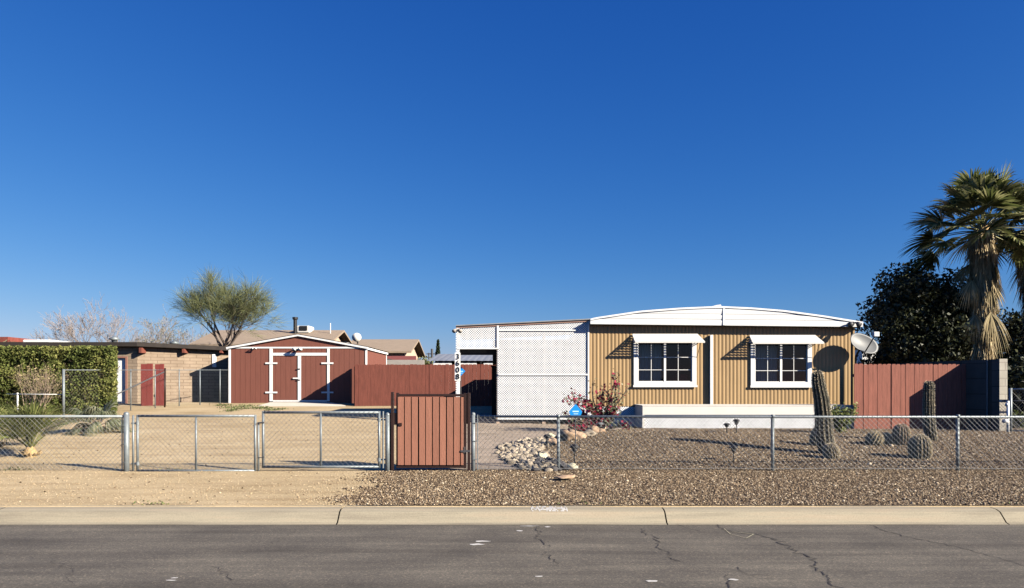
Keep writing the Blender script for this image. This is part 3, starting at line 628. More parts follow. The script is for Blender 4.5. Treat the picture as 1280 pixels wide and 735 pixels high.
# dark interior shell behind the windows
for nm, w, red in (('window', w1, True), ('window', w2, False)):
    x0, x1, z0, z1 = w; b = MB(); f = .075
    b.box(x0 - .05, x0 + f, HY - .05, HY + .02, z0 + .0, z1); b.box(x1 - f, x1 + .05, HY - .05, HY + .02, z0, z1)
    b.box(x0 + f, x1 - f, HY - .05, HY + .02, z1 - f, z1); b.box(x0 + f, x1 - f, HY - .05, HY + .02, z0, z0 + .11)
    wo = b.build('window', M['white'], home, bevel=.004)
    b = MB(); b.box(x0 - .07, x1 + .07, HY - .075, HY - .051, z0 - .045, z0 + .015); b.build('sill', M['white'], wo, bevel=.003)
    xm = (x0 + x1) / 2; b = MB()
    ix0, ix1, iz0, iz1 = x0 + f, x1 - f, z0 + .11, z1 - f
    b.box(xm - .03, xm + .03, HY - .03, HY + .03, iz0, iz1); b.box(ix0, ix0 + .02, HY - .02, HY + .02, iz0, iz1); b.box(ix1 - .02, ix1, HY - .02, HY + .02, iz0, iz1); b.box(ix0, ix1, HY - .019, HY + .019, iz1 - .02, iz1); b.box(ix0, ix1, HY - .019, HY + .019, iz0, iz0 + .02)
    for k in (1, 2): b.box(ix0 + .02, ix1 - .02, HY + .004, HY + .016, iz0 + (iz1 - iz0) * (k / 3 - (.0)) - .008 + (-.04 if k == 1 else -.06), iz0 + (iz1 - iz0) * k / 3 + .008 + (-.04 if k == 1 else -.06))
    for xx in ((ix0 + xm) / 2, (ix1 + xm) / 2): b.box(xx - .008, xx + .008, HY + .0045, HY + .0155, iz0 + .02, iz1 - .02)
    b.build('sash', M['white'], wo)
    b = MB(); b.add([(ix0, HY + .01, iz0), (ix1, HY + .01, iz0), (ix1, HY + .01, iz1), (ix0, HY + .01, iz1)], [(0, 1, 2, 3)]); b.build('pane', M['glass'], wo)
    b = MB(); q = .7
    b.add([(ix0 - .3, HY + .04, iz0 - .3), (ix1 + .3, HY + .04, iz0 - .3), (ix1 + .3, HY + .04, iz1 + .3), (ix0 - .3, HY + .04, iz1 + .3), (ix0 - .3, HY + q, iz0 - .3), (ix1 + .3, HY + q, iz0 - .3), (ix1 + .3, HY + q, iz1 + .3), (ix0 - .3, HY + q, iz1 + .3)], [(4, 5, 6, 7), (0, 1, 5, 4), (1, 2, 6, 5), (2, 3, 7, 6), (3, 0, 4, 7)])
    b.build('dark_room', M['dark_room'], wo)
    vs = []; k = 46; ca, cb = (ix0 + .02, xm - .06)
    for i in range(k + 1):
        x = ca + (cb - ca) * i / k; y = HY + .12 + .02 * math.sin(i * 1.25) + .008 * math.sin(i * 3); vs += [(x, y, iz0 - .1), (x, y, iz1 + .1)]
    b = MB(); b.add(vs, [(2 * i, 2 * i + 2, 2 * i + 3, 2 * i + 1) for i in range(k)]); b.build('curtain', M['curtain'], wo, True)
    if red:
        b = MB(); b.box(ix1 - .42, ix1 - .05, HY + .2, HY + .3, iz0 - .05, iz0 + .22); b.build('cushion', M['redcloth'], wo, bevel=.04)
    # slatted awning
    ya = HY - .02; yf = HY - .42
    if red: tl, tr_, fl, fr2, ty, fy = 790.5, 871.5, 794, 881, 417.5, 427
    else: tl, tr_, fl, fr2, ty, fy = 937, 1018.5, 941, 1030, 419, 428.3
    A = [Vector((X(tl, ya), ya, Z(ty, ya))), Vector((X(tr_, ya), ya, Z(ty, ya))), Vector((X(fl, yf), yf, Z(fy, yf))), Vector((X(fr2, yf), yf, Z(fy, yf)))]
    aw = bpy.data.objects.new('awning', None); C.objects.link(aw); aw.parent = home; aw.matrix_parent_inverse = Matrix.Translation(home.location).inverted()
    ns = 9
    for k in range(ns):
        t0, t1 = k / ns, (k + .80) / ns if k < ns - 1 else 1.0
        lo0, lo1 = A[0].lerp(A[2], (k + 1) / ns), A[1].lerp(A[3], (k + 1) / ns); hi0, hi1 = A[0].lerp(A[2], (k + .62) / ns), A[1].lerp(A[3], (k + .62) / ns)
        hi0.z, hi1.z = A[0].lerp(A[2], k / ns).z, A[1].lerp(A[3], k / ns).z
        P = [lo0, lo1, hi1, hi0]; up = Vector((0, .003, .004)); b = MB(); b.add(P + [p_ + up for p_ in P], [(0, 3, 2, 1), (4, 5, 6, 7), (0, 1, 5, 4), (1, 2, 6, 5), (2, 3, 7, 6), (3, 0, 4, 7)])
        sl = b.build('slat', M['offwhite'], None); sl.parent = aw
    b = MB(); b.bar(A[2] + Vector((0, 0, -.01)), A[3] + Vector((0, 0, -.01)), .02, .05)
    for a_, c_ in ((A[0], A[2]), (A[1], A[3])): b.bar(a_ - Vector((0, 0, .02)), c_ - Vector((0, 0, .02)), .02, .03)
    # louvred cheeks
    for sgn, a_, c_ in ((1, A[0], A[2]), (-1, A[1], A[3])):
        for k in range(1, 6):
            t0 = k / 6; p_ = a_.lerp(c_, t0); q_ = Vector((a_.x * (1 - t0) + c_.x * t0, HY - .04, p_.z - .02)); b.bar(p_ - Vector((0, 0, .02)), q_, .006, .03)
    f_ = b.build('frame', M['offwhite'], None); f_.parent = aw
    b = MB(); c_ = A[3]; b.tube([(c_.x - .10, c_.y + .05, c_.z - .02), (X(tr_, HY) - .02, HY - .05, c_.z - .42)], .008, 6); f_ = b.build('bracket', M['darkgrey'], None); f_.parent = aw; b = MB(); c_ = A[2]; b.tube([(c_.x + .05, c_.y + .05, c_.z - .02), (X(tl, HY) + .1, HY - .05, c_.z - .42)], .008, 6)
    f_ = b.build('bracket', M['darkgrey'], None); f_.parent = aw
# skirting: recessed part left, projecting box in front
SY = 19.75; sx0, sx1 = X(803, SY), X(1068.5, SY); zs0 = .44; zs1 = Z(518.5, SY); zs2 = Z(507.5, SY)
b = MB(); lattice(b, [(sx0 + .02, zs0), (sx1 - .02, zs0), (sx1 - .02, zs1), (sx0 + .02, zs1)], SY, .074, .029, .006)
b.build('skirt_lattice', M['lattice'], home)
b = MB(); b.box(sx0, sx1, SY - .022, SY - .002, zs1, zs2 - .0); b.box(sx0 - .003, sx0 + .05, SY - .020, SY + .02, zs0 - .1, zs1); b.box(sx1 - .05, sx1 + .003, SY - .020, SY + .02, zs0 - .1, zs1)
b.box(sx0 - .01, sx1 + .01, SY - .03, HY + .0, zs2, zs2 + .02); b.build('skirt_cap', M['offwhite'], home, bevel=.003)
b = MB(); b.box(sx0, sx0 + .02, SY + .022, HY - .02, zs0 - .1, zs2 - .002); b.build('skirt_side', M['offwhite'], home)
b = MB(); b.box(sx1 - .02, sx1, SY + .022, HY - .02, zs0 - .1, zs2 - .002); b.build('skirt_side', M['offwhite'], home)
b = MB(); b.box(sx0 + .03, sx1 - .03, SY + .10, SY + .12, zs0 - .1, zs2 - .01); b.build('skirt_hole_shade', M['darkgrey'], home)  # sheet added behind the lattice, dark colour stands in for shade in the holes
b = MB(); lattice(b, [(wx0, .42), (sx0, .42), (sx0, zf0 - .01), (wx0, zf0 - .01)], HY - .03, .066, .026, .006); b.build('skirt_lattice', M['lattice'], home)
b = MB(); b.box(wx0, wx1, HY + .03, HY + .05, .35, zf0 - .06); b.build('skirt_hole_shade', M['dark_room'], home)  # black sheet painted as the shade behind the recessed lattice

# ------------------------------------------------------------------ carport screen left of the home
cp = thing('carport', 'white lattice carport screen with a dark doorway beside the tan mobile home', 'carport', (hx(650), HY, .58))
def ctop(px): return Z(409.5 - (px - 571) * (409.5 - 401.5) / (736 - 571), HY)
zl = Z(521, HY)
P_ = .066
b = MB(); lattice(b, [(hx(622), zl), (hx(736), zl), (hx(736), ctop(736)), (hx(622), ctop(622))], HY, P_, .0212, .006)
b.build('lattice_panel', M['lattice'], cp)
b = MB(); lattice(b, [(hx(572), Z(436, HY)), (hx(622), Z(436, HY)), (hx(622), ctop(622)), (hx(572), ctop(572))], HY, P_, .0212, .006); b.build('lattice_panel', M['lattice'], cp)
b = MB(); lattice(b, [(hx(570), .62), (hx(574.5), .62), (hx(574.5), ctop(574)), (hx(570), ctop(570))], HY - .02, P_, .026, .006); b.build('lattice_panel', M['lattice'], cp)
b = MB()
b.box(hx(621), hx(623.5), HY - .03, HY - .008, Z(436, HY), ctop(622)); b.box(hx(571), hx(623.5), HY - .031, HY - .009, Z(436.5, HY), Z(434.8, HY))
b.box(hx(623), hx(736), HY - .03, HY - .01, Z(469.3, HY), Z(467.3, HY)); b.box(hx(623.5), hx(721), HY - .03, HY - .01, Z(413.8, HY), Z(412, HY))
b.box(hx(622), hx(736), HY - .032, HY - .01, Z(524.5, HY), Z(521.5, HY)); b.box(hx(734.5), hx(736.5), HY - .032, HY - .008, Z(524, HY), ctop(735)); b.build('trim', M['white'], cp, bevel=.003)
b = MB(); b.bar((hx(570), HY + .02, ctop(570) + .01), (hx(738), HY + .02, ctop(738) + .01), .09, .05)
b.build('fascia', mat('faded_pink_brown_fascia', (.36, .22, .17), .8, .15, 3, .1), cp)
for px in (572.5, 622.5, 680, 733):
    b = MB(); b.box(hx(px) - .045, hx(px) + .045, HY + .03, HY + .12, .4, ctop(px) - .03); b.build('post', M['stucco'] if px > 600 else M['white'], cp)
b = MB(); zr = ctop(622)
vs = [(hx(570), HY - .06, ctop(570) + .04), (hx(738), HY - .06, ctop(738) + .04), (hx(738), 23.9, ctop(738) - .02), (hx(570), 23.9, ctop(570) - .02)]
b.add(vs + [(x, y, z + .03) for x, y, z in vs], [(0, 3, 2, 1), (4, 5, 6, 7), (0, 1, 5, 4), (1, 2, 6, 5), (2, 3, 7, 6), (3, 0, 4, 7)]); b.build('roof', M['metalroof'], cp)
for yy in (21.6, 22.4, 23.2, 23.8):
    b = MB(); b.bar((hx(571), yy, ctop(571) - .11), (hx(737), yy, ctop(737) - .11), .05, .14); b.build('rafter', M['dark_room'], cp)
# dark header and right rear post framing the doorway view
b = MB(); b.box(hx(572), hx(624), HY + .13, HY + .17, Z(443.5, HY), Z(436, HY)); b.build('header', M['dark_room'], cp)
for ch, py in (('3', 446.2), ('6', 454.2), ('0', 462.6), ('8', 471)):
    cu = bpy.data.curves.new('house_number', 'FONT'); cu.body = ch; cu.size = .215; cu.align_x = 'CENTER'; cu.align_y = 'CENTER'; cu.extrude = .006; cu.offset = .001
    tmp = bpy.data.objects.new('tmp', cu); C.objects.link(tmp); bpy.context.view_layer.update()
    me = bpy.data.meshes.new_from_object(tmp.evaluated_get(bpy.context.evaluated_depsgraph_get())); bpy.data.objects.remove(tmp)
    me.transform(Matrix.Translation((hx(572.3), HY - .045, Z(py, HY))) @ Matrix.Rotation(R(90), 4, 'X')); me.materials.clear(); me.materials.append(M['black']); link('house_number', me, cp)
b = MB(); b.box(hx(571.9) - .075, hx(571.9) + .085, HY - .034, HY - .03, Z(476, HY), Z(441, HY)); b.build('number_board', M['white'], cp)
# added storage room, coloured black for carport shade, shaped to cast the fence shadow
sr = thing('added_storage_room', 'added storage room under the carport, coloured black for shade and shaped to cast the fence shadow', 'shed', (.8, 24.6, .7))
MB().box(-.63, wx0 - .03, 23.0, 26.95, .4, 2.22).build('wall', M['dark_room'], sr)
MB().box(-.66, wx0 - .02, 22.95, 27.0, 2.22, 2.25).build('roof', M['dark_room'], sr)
MB().box(-.60, wx0 - .03, 22.9, 22.94, 2.26, 3.05).build('upper_panel', M['dark_room'], sr)  # panel added above the room, black in place of carport shade
# small blue sign at the doorway, and blue yard sign
def blue_sign(name, label, cx, cy, cz, w, h, post_z, full=True):
    t = thing(name, label, 'sign', (cx, cy, post_z))
    pts = [(0, h * .52), (w * .08, h * .47), (w * .52, -h * .02), (w * .5, -h * .12), (w * .36, -h * .42), (-w * .36, -h * .42), (-w * .5, -h * .12), (-w * .52, -h * .02), (-w * .08, h * .47)] if full else [(0, h * .5), (w * .5, 0), (0, -h * .5), (-w * .5, 0)]
    MB().prism([(cx + x, cz + z) for x, z in pts], cy - .006, cy + .006).build('sign_face', M['blue'], t)
    b = MB(); b.box(cx - w * .25, cx + w * .25, cy - .009, cy - .0065, cz - h * .06, cz + h * .03); b.box(cx - w * .16, cx + w * .2, cy - .009, cy - .0065, cz - h * .22, cz - h * .17); b.build('lettering', M['bluelight'], t)
    MB().tube([(cx, cy + .015, post_z - .1), (cx, cy + .015, cz - h * .1)], .012, 8).build('stake', M['darkgrey'], t)
sxx, syy = G(719, 556)
blue_sign('yard_sign', 'bright blue yard sign on a thin stake beside the bougainvillea', X(719.5, syy), syy, Z(514, syy), 15.5 * syy / F, 17 * syy / F, H(sxx, syy))
blue_sign('yard_sign', 'small blue diamond sign just inside the dark carport doorway', X(576, 21.5), 21.5, Z(464, 21.5), 11.5 * 21.5 / F, 12 * 21.5 / F, H(-1.5, 21.5), False)
# lamp at carport corner, lamp on the home roof
def flood(name, label, x, y, z, m1, s=1.0):
    t = thing(name, label, 'lamp', (x, y, z)); b = MB()
    b.box(x - .05 * s, x + .05 * s, y - .03, y + .03, z - .05 * s, z + .05 * s); b.build('base', m1, t, bevel=.01)
    for sg in (-1, 1):
        b = MB(); b.tube([(x, y, z), (x + sg * .07 * s, y - .05 * s, z + .02), (x + sg * .09 * s, y - .09 * s, z - .0), (x + sg * .11 * s, y - .16 * s, z - .05 * s)], [.02 * s, .02 * s, .045 * s, .075 * s], 12); b.build('lamp_head', m1, t, True)
flood('flood_light', 'brown twin flood light at the upper left corner of the lattice screen', hx(572), HY - .08, Z(413, HY), M['greyblock'], .8)
flood('flood_light', 'grey flood light under the right end of the white roof', X(1064.5, RY), RY - .03, Z(404.5, RY), M['darkgrey'], 1.1)

# satellite dish
DY = HY - .42; dc = Vector((X(1080.5, DY), DY, Z(429, DY)))
t = thing('satellite_dish', 'light grey satellite dish on a mast at the right corner of the tan home', 'satellite dish', (X(1077, DY), DY + .25, .47))
nrm = Vector((.16, -.92, .34)).normalized()
ax1 = Vector((.90, 0, -.36)); ax1 = (ax1 - nrm * ax1.dot(nrm)).normalized(); ax2 = nrm.cross(ax1).normalized()
vs = [dc - nrm * .07]; nr, na = 8, 40; fs = []
for i in range(1, nr + 1):
    for j in range(na):
        a = 2 * math.pi * j / na; r = i / nr; ca = math.copysign(abs(math.cos(a)) ** .9, math.cos(a)); sa = math.copysign(abs(math.sin(a)) ** .9, math.sin(a))
        vs.append(dc + ax1 * ((.42) * r * ca) + ax2 * (.27 * r * sa) - nrm * .07 * (1 - r * r))
fs = [(0, 1 + j, 1 + (j + 1) % na) for j in range(na)] + [(1 + (i - 1) * na + j, 1 + i * na + j, 1 + i * na + (j + 1) % na, 1 + (i - 1) * na + (j + 1) % na) for i in range(1, nr) for j in range(na)]
b = MB(); b.add(vs, fs); o = b.build('dish', M['dish'], t, True); so = o.modifiers.new('thick', 'SOLIDIFY'); so.thickness = .012
lnb = Vector((X(1094, DY - .45), DY - .45, Z(419, DY - .45)))
b = MB(); b.tube([dc - ax2 * .0 + Vector((-.02, -.05, -.27)), (dc + Vector((-.02, -.05, -.27))).lerp(lnb, .5) + Vector((0, 0, 0)), lnb], .017, 8); b.build('feed_arm', M['black'], t, True)
b = MB(); b.box(lnb.x - .06, lnb.x + .09, lnb.y - .06, lnb.y + .06, lnb.z - .04, lnb.z + .09); b.build('receiver_head', M['white'], t, bevel=.015)
b = MB(); mx_ = X(1077, DY); b.tube([dc + Vector((-.05, .08, -.1)), (mx_ - .02, DY + .2, Z(441, DY)), (mx_ - .05, DY + .25, Z(447, DY)), (mx_ - .05, DY + .25, .4)], .028, 10); b.build('mast', M['black'], t, True)

# ------------------------------------------------------------------ wooden fences
def picket_run(mb, a, b_, ztop, pw, th=.018, dogear=.02, gap=.0015, zjit=.012, zlow=None, zslope=0):
    a = Vector(a); b_ = Vector(b_); L = (b_ - a).length; d = (b_ - a) / L; nn = Vector((-d.y, d.x)); k = int(L / pw); pw = L / k
    for i in range(k):
        s0, s1 = i * pw + gap / 2, (i + 1) * pw - gap / 2; p0 = a + d * s0; p1 = a + d * s1
        off = random.uniform(-.008, .008); zt = ztop + zslope * s0 + random.uniform(-zjit, zjit); zb = (H(p0.x, p0.y) - .02) if zlow is None else zlow
        prof = [(s0, zb), (s1, zb), (s1, zt - dogear), (s1 - dogear, zt), (s0 + dogear, zt), (s0, zt - dogear)]
        vs = [(*(a + d * s_ + nn * (off - th / 2)), z) for s_, z in prof] + [(*(a + d * s_ + nn * (off + th / 2)), z) for s_, z in prof]; n = 6
        mb.add(vs, [tuple(range(n)), tuple(range(2 * n - 1, n - 1, -1))] + [(j, j + n, (j + 1) % n + n, (j + 1) % n) for j in range(n)])
WY = 27.4
t = thing('wooden_fence', 'brick red picket fence running from the shed to behind the carport', 'fence', (X(500, WY), WY, .85))
b = MB(); picket_run(b, (X(443.5, WY), WY), (3.2, WY - .0), Z(455.5, WY), .145); picket_run(b, (X(443.5, WY), WY + .02), (X(443.5, WY) - .32, WY + 1.43), Z(457, WY), .145); b.build('pickets', M['red_wood'], t)
b = MB()
for zz in (1.15, 2.15): b.box(X(443.5, WY), 3.2, WY + .02, WY + .06, zz, zz + .08)
b.build('rail', M['red_wood'], t)
for i in range(5): MB().box(X(450, WY) + i * 2.2, X(450, WY) + i * 2.2 + .08, WY + .06, WY + .14, .7, 2.3).build('post', M['red_wood'], t)
# right red fence + block wall
fA = Vector((X(1067.5, 19.5), 19.5)); fB = Vector((X(1207, 19.6), 19.6))
t = thing('wooden_fence', 'faded red picket fence between the mobile home and the concrete block wall', 'fence', (fA.x + 1.4, 19.55, .47))
b = MB(); picket_run(b, fA, fB, Z(455, 19.55), .125, gap=.005, dogear=.025); b.build('pickets', M['right_wood'], t)
b = MB()
for zz in (.8, 1.85): b.box(fA.x + .05, fB.x - .02, 19.63, 19.67, zz, zz + .08)
b.build('rail', M['right_wood'], t)
t = thing('block_wall', 'grey concrete block wall ending beside the faded red picket fence', 'wall', (12.2, 19, .45))
wa = Vector((X(1249, 18.6), 18.6)); wb = Vector((X(1207.5, 19.6), 19.6)); zt0, zt1 = Z(448, 18.6), Z(452.5, 19.6)
dd = (wb - wa).normalized(); nn = Vector((dd.y, -dd.x)); nn = nn if nn.x > 0 else -nn
wc = wb + dd * 6; 
def wallpts(p, q, th): return [p, q, q + nn * th, p + nn * th]
b = MB(); P4 = wallpts(wa, wc, .2); zz0 = .3
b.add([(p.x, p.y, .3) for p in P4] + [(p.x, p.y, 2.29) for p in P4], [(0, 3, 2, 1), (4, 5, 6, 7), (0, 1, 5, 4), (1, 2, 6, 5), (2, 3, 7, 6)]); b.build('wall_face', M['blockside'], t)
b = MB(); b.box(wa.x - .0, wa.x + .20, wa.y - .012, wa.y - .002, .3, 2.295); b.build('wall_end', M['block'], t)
# vertical pier joints down the shaded face
b = MB(); q = wa.lerp(wb, .32); b.box(q.x - .035, q.x - .02, q.y - .012, q.y + .012, .3, 2.28); b.build('pier_joint', M['greyblock'], t)
# side gate at far right
GY = 18.3
t = thing('side_gate', 'pale tubular wire gate at the far right behind the block wall end', 'gate', (X(1263, GY), GY, .45))
b = MB(); gx1 = X(1263, GY); b.tube([(gx1, GY, .35), (gx1, GY, Z(485, GY))], .04, 12); b.build('post', M['galv'], t, True)
b = MB(); b.tube([(gx1 + .0, GY, Z(486.5, GY)), (gx1 + 1.6, GY, Z(486.5, GY))], .025, 10); b.tube([(gx1 + .06, GY, .5), (gx1 + 1.6, GY, .5)], .02, 10); b.tube([(gx1 + 1.6, GY, .4), (gx1 + 1.6, GY, Z(486.5, GY))], .025, 10); b.build('frame', M['galv'], t, True)
chainmesh('wire_mesh', t, (gx1 + .05, GY), (gx1 + 1.6, GY), .52, Z(487, GY))
b = MB(); b.tube([(X(1253, GY), GY, Z(501, GY)), (gx1 + 1.4, GY + .03, Z(502, GY))], .018, 8); b.build('rail', M['darkgrey'], t, True)
b = MB(); px_ = X(1256.5, GY); b.tube([(px_, GY - .1, .4), (px_, GY - .1, Z(501, GY))], .032, 10); b.tube([(px_ - .02, GY - .1, .75), (px_ - .12, GY - .12, .75)], .05, 10); b.tube([(px_ - .05, GY - .1, 1.15), (px_, GY - .1, 1.15)], .04, 10)
tag(b.build('standpipe', M['white'], None, True), 'short white standpipe in front of the end of the block wall', 'pipe')

# ------------------------------------------------------------------ red shed
SHY = 28.9
def shx(px, y=SHY): return X(px, y)
sh = thing('garden_shed', 'red brown shed with white trim, double doors and a low gable roof', 'shed', (shx(371), SHY, .95))
xa, xb = shx(287.5), shx(457.5); zb_, ze = .88, Z(434.5, SHY); SB = 33.6; zpk = Z(419.5, SHY); xpk = shx(373)
p = .2; b = MB()
def plank(mb, x0, x1, z0, z1, y, prow=.2):
    x = x0
    while x < x1 - .001:
        x2 = min(x + prow, x1); mb.box(x + .004, x2 - .004, y, y + .02, z0, z1); x = x2
    mb.box(x0, x1, y + .012, y + .03, z0, z1)
plank(b, xa, shx(338), zb_, ze, SHY); plank(b, shx(411), xb, zb_, ze, SHY); plank(b, shx(338), shx(411), Z(441, SHY), ze, SHY)
b.prism([(xa, ze), (xb, ze), (xpk, zpk - .02)], SHY + .005, SHY + .03)
b.box(xb - .03, xb, SHY + .03, SB, zb_, ze); b.box(xa, xa + .03, SHY + .03, SB, zb_, ze); b.box(xa, xb, SB - .03, SB, zb_, ze); b.prism([(xa, ze), (xb, ze), (xpk, zpk - .02)], SB - .03, SB)
k = 0
while k < 20: b.box(xb, xb + .006, SHY + .05 + k * .225, SHY + .24 + k * .225, zb_, ze - .05); k += 1
b.build('wall', M['shedred'], sh)
b = MB()
for x0, x1 in ((shx(338), shx(373.4)), (shx(375.6), shx(411))): plank(b, x0, x1, Z(501, SHY), Z(441, SHY), SHY + .002)
b.build('door', M['shedred'], sh)
b = MB(); tk = .022
def wt(px0, px1, py0, py1, y=SHY - tk): b.box(shx(px0), shx(px1), y, y + .02, Z(py1, SHY), Z(py0, SHY))
wt(285.8, 288.6, 434, 504); wt(456.6, 459.2, 434.5, 498); wt(289, 456.2, 433.6, 435.6, SHY - .024)
wt(337, 341, 435.8, 501.6, SHY - .026); wt(409, 412.2, 435.8, 501.6, SHY - .026); wt(341.3, 408.8, 441, 444.6); wt(372.4, 376.4, 444.8, 500.6, SHY - .025); wt(341.3, 408.8, 500.2, 502.2)
b.build('trim', M['white'], sh, bevel=.003)
def slope(px0, py0, px1, py1, y, w=.06): b.bar((shx(px0), y, Z(py0, SHY)), (shx(px1), y, Z(py1, SHY)), .05, w, up=(0, 0, 1))
b = MB(); slope(283.5, 435.2, 373, 419, SHY - .05, .075); slope(373, 419, 460, 435.0, SHY - .05, .075)
b.bar((shx(459.2), SHY - .06, Z(435.6, SHY)), (shx(459.2), SB, Z(435.6, SHY)), .05, .08); b.bar((shx(284.5), SHY - .06, Z(435.6, SHY)), (shx(284.5), SB, Z(435.6, SHY)), .05, .08)
b.box(xb + .007, xb + .02, SB - .12, SB, zb_, ze - .05)
b.build('fascia', M['white'], sh)
b = MB(); rr = [(shx(283.5), Z(435.2, SHY) + .04), (xpk, zpk + .045), (shx(460), Z(435, SHY) + .04)]
vs = [(x, y, z) for y in (SHY - .08, SB + .1) for x, z in rr]; b.add(vs + [(x, y, z + .02) for x, y, z in vs], [(0, 1, 4, 3), (1, 2, 5, 4), (6, 9, 10, 7), (7, 10, 11, 8), (0, 6, 7, 1), (1, 7, 8, 2), (3, 4, 10, 9), (4, 5, 11, 10)]); b.build('roof', M['roofing'], sh)
for px in (339.5, 409.5):
    for py in (454, 490.5):
        b = MB(); b.box(shx(px - 7.5), shx(px + 7.5), SHY - .04, SHY - .027, Z(py + 1, SHY), Z(py - 1, SHY)); b.build('hinge', M['white'], sh)
b = MB(); b.box(shx(366.5), shx(374), SHY - .05, SHY - .026, Z(473.6, SHY), Z(472, SHY)); b.build('handle', M['white'], sh)
b = MB(); b.box(shx(371.5), shx(375.5), SHY - .05, SHY - .026, Z(461.8, SHY), Z(460.6, SHY)); b.build('latch', M['darkgrey'], sh); b = MB(); b.box(shx(371.5), shx(375.5), SHY - .05, SHY - .026, Z(475.5, SHY), Z(474.5, SHY)); b.build('latch', M['darkgrey'], sh)
flood('flood_light', 'white flood light centred above the double doors of the red shed', shx(373.5), SHY - .06, Z(435.5, SHY), M['white'], 1.1)
flood('flood_light', 'small white lamp on the left part of the red shed front', shx(319), SHY - .06, Z(435, SHY), M['white'], .6)
b = MB(); z_ = H(-9, 28) ; b.add([(shx(338), SHY - .01, .985), (shx(412), SHY - .01, .985), (X(432, 27.3), 27.3, .90), (X(324, 27.3), 27.3, .90), (X(432, 27.3), 27.3, .75), (X(324, 27.3), 27.3, .75), (shx(338), SHY - .01, .75), (shx(412), SHY - .01, .75)], [(0, 3, 2, 1), (3, 5, 4, 2), (0, 6, 5, 3), (1, 2, 4, 7)])
struct(b.build('ramp', M['concrete']))
# weeds in front of the shed
P = []
for px, py in ((277, 507), (285, 510), (300, 508.5), (312, 508), (322, 510), (331, 511), (295, 512), (288, 514), (340, 513), (350, 512), (306, 511)):
    x, y = G(px, py); n = 60 + int(random.random() * 60)
    P += [(x + random.gauss(0, .16), y + random.gauss(0, .2), H(x, y) + abs(random.gauss(0, .035))) for _ in range(n)]
o = leaves(P, .035, 'weeds', M['weed']); tag(o, 'low green weeds scattered over the dirt in front of the red shed', 'weeds', kind='stuff')

# ------------------------------------------------------------------ left neighbour house
nb = thing('neighbour_house', 'low tan block house with a flat dark roof behind the hedge at the left', 'house', (-14.6, 28.8, .85))
c0 = Vector((-14.6, 28.8)); c1 = c0 + Vector((1.7, 1.1)) * 4.5; cL = Vector((-26, 28.9))
b = MB()
def wallseg(mb, p, q, z0, z1, y=None): mb.add([(p.x, p.y, z0), (q.x, q.y, z0), (q.x, q.y, z1), (p.x, p.y, z1)], [(0, 1, 2, 3)])
dxl, dxr = X(139.5, 28.8), X(158.5, 28.8)
wallseg(b, Vector((dxr, 28.81)), c0, .6, 3.12); wallseg(b, cL, Vector((dxl, 28.83)), .6, 3.12); b.add([(dxl, 28.82, Z(446, 28.8)), (dxr, 28.81, Z(446, 28.8)), (dxr, 28.81, 3.12), (dxl, 28.82, 3.12)], [(0, 1, 2, 3)])
wallseg(b, c0, c1, .6, 3.12); wallseg(b, c1, Vector((-8, 40)), .6, 3.1); b.build('wall', M['brick'], nb)
b = MB(); b.box(X(140.5, 28.8), X(157.3, 28.8), 28.86, 28.9, .8, Z(447.5, 28.8)); b.build('door', M['white'], nb)
b = MB(); z1 = Z(445.5, 28.8); b.box(X(157.2, 28.8), X(159.4, 28.8), 28.76, 28.84, .8, z1); b.box(X(139, 28.8), X(157.2, 28.8), 28.76, 28.84, z1 - .06, z1); b.build('door_frame', mat('pink_brown_door_frame', (.25, .12, .09), .8), nb)
# roof slab with dark fascia, overhanging
R0 = [Vector((-27, 28.5, 3.29)), Vector((-14.46, 28.5, 3.28)), Vector((-12.9, 29.51, 3.24)), Vector((-6.8, 33.5, 3.05)), Vector((-6.8, 42, 3.1)), Vector((-27, 42, 3.3))]
b = MB(); th = Vector((0, 0, .13)); n = 6; b.add([tuple(p - th) for p in R0] + [tuple(p + Vector((0, 0, .03))) for p in R0], [tuple(range(n))[::-1], tuple(range(n, 2 * n))] + [(i, (i + 1) % n, (i + 1) % n + n, i + n) for i in range(n)]); b.build('roof', M['roofing'], nb)
for px, yy in ((181, 28.94), (234, 29.78), (280, 30.55), (20, 28.82), (90, 28.82)):
    b = MB(); x_ = X(px, yy); b.box(x_ - .05, x_ + .05, yy - .36, yy + .0, Z(441.5, yy) if px > 100 else 2.95, 3.10); b.build('rafter_tail', M['red_wood'], nb)
b = MB(); yy = 30.15; b.bar((-12.27, 30.26, Z(451, 30.3)), (-12.14, 30.345, Z(451, 30.3)), .03, 16 * 30.3 / F); b.build('vent_panel', M['white'], nb)
for px, yy in ((143, 33), (218, 36)):
    b = MB(); x_ = X(px, yy); b.tube([(x_, yy, 3.2), (x_, yy, 3.66), (x_, yy, 3.70), (x_, yy, 3.84)], [.12, .12, .26, .05], 12); tag(b.build('roof_vent', M['galv'], nb, True), None, None)
b = MB(); b.box(X(28, 36), X(62, 36), 36, 38, 3.25, Z(424.5, 36)); tag(b.build('roof_cooler', M['white'], nb, bevel=.05), None, None)
b = MB(); b.box(X(-10, 60), X(10, 60), 60, 64, 1, Z(421, 60)); tag(b.build('distant_building', M['redtile'], None), 'dark red building just showing above the flat dark roof at the left edge', 'building')
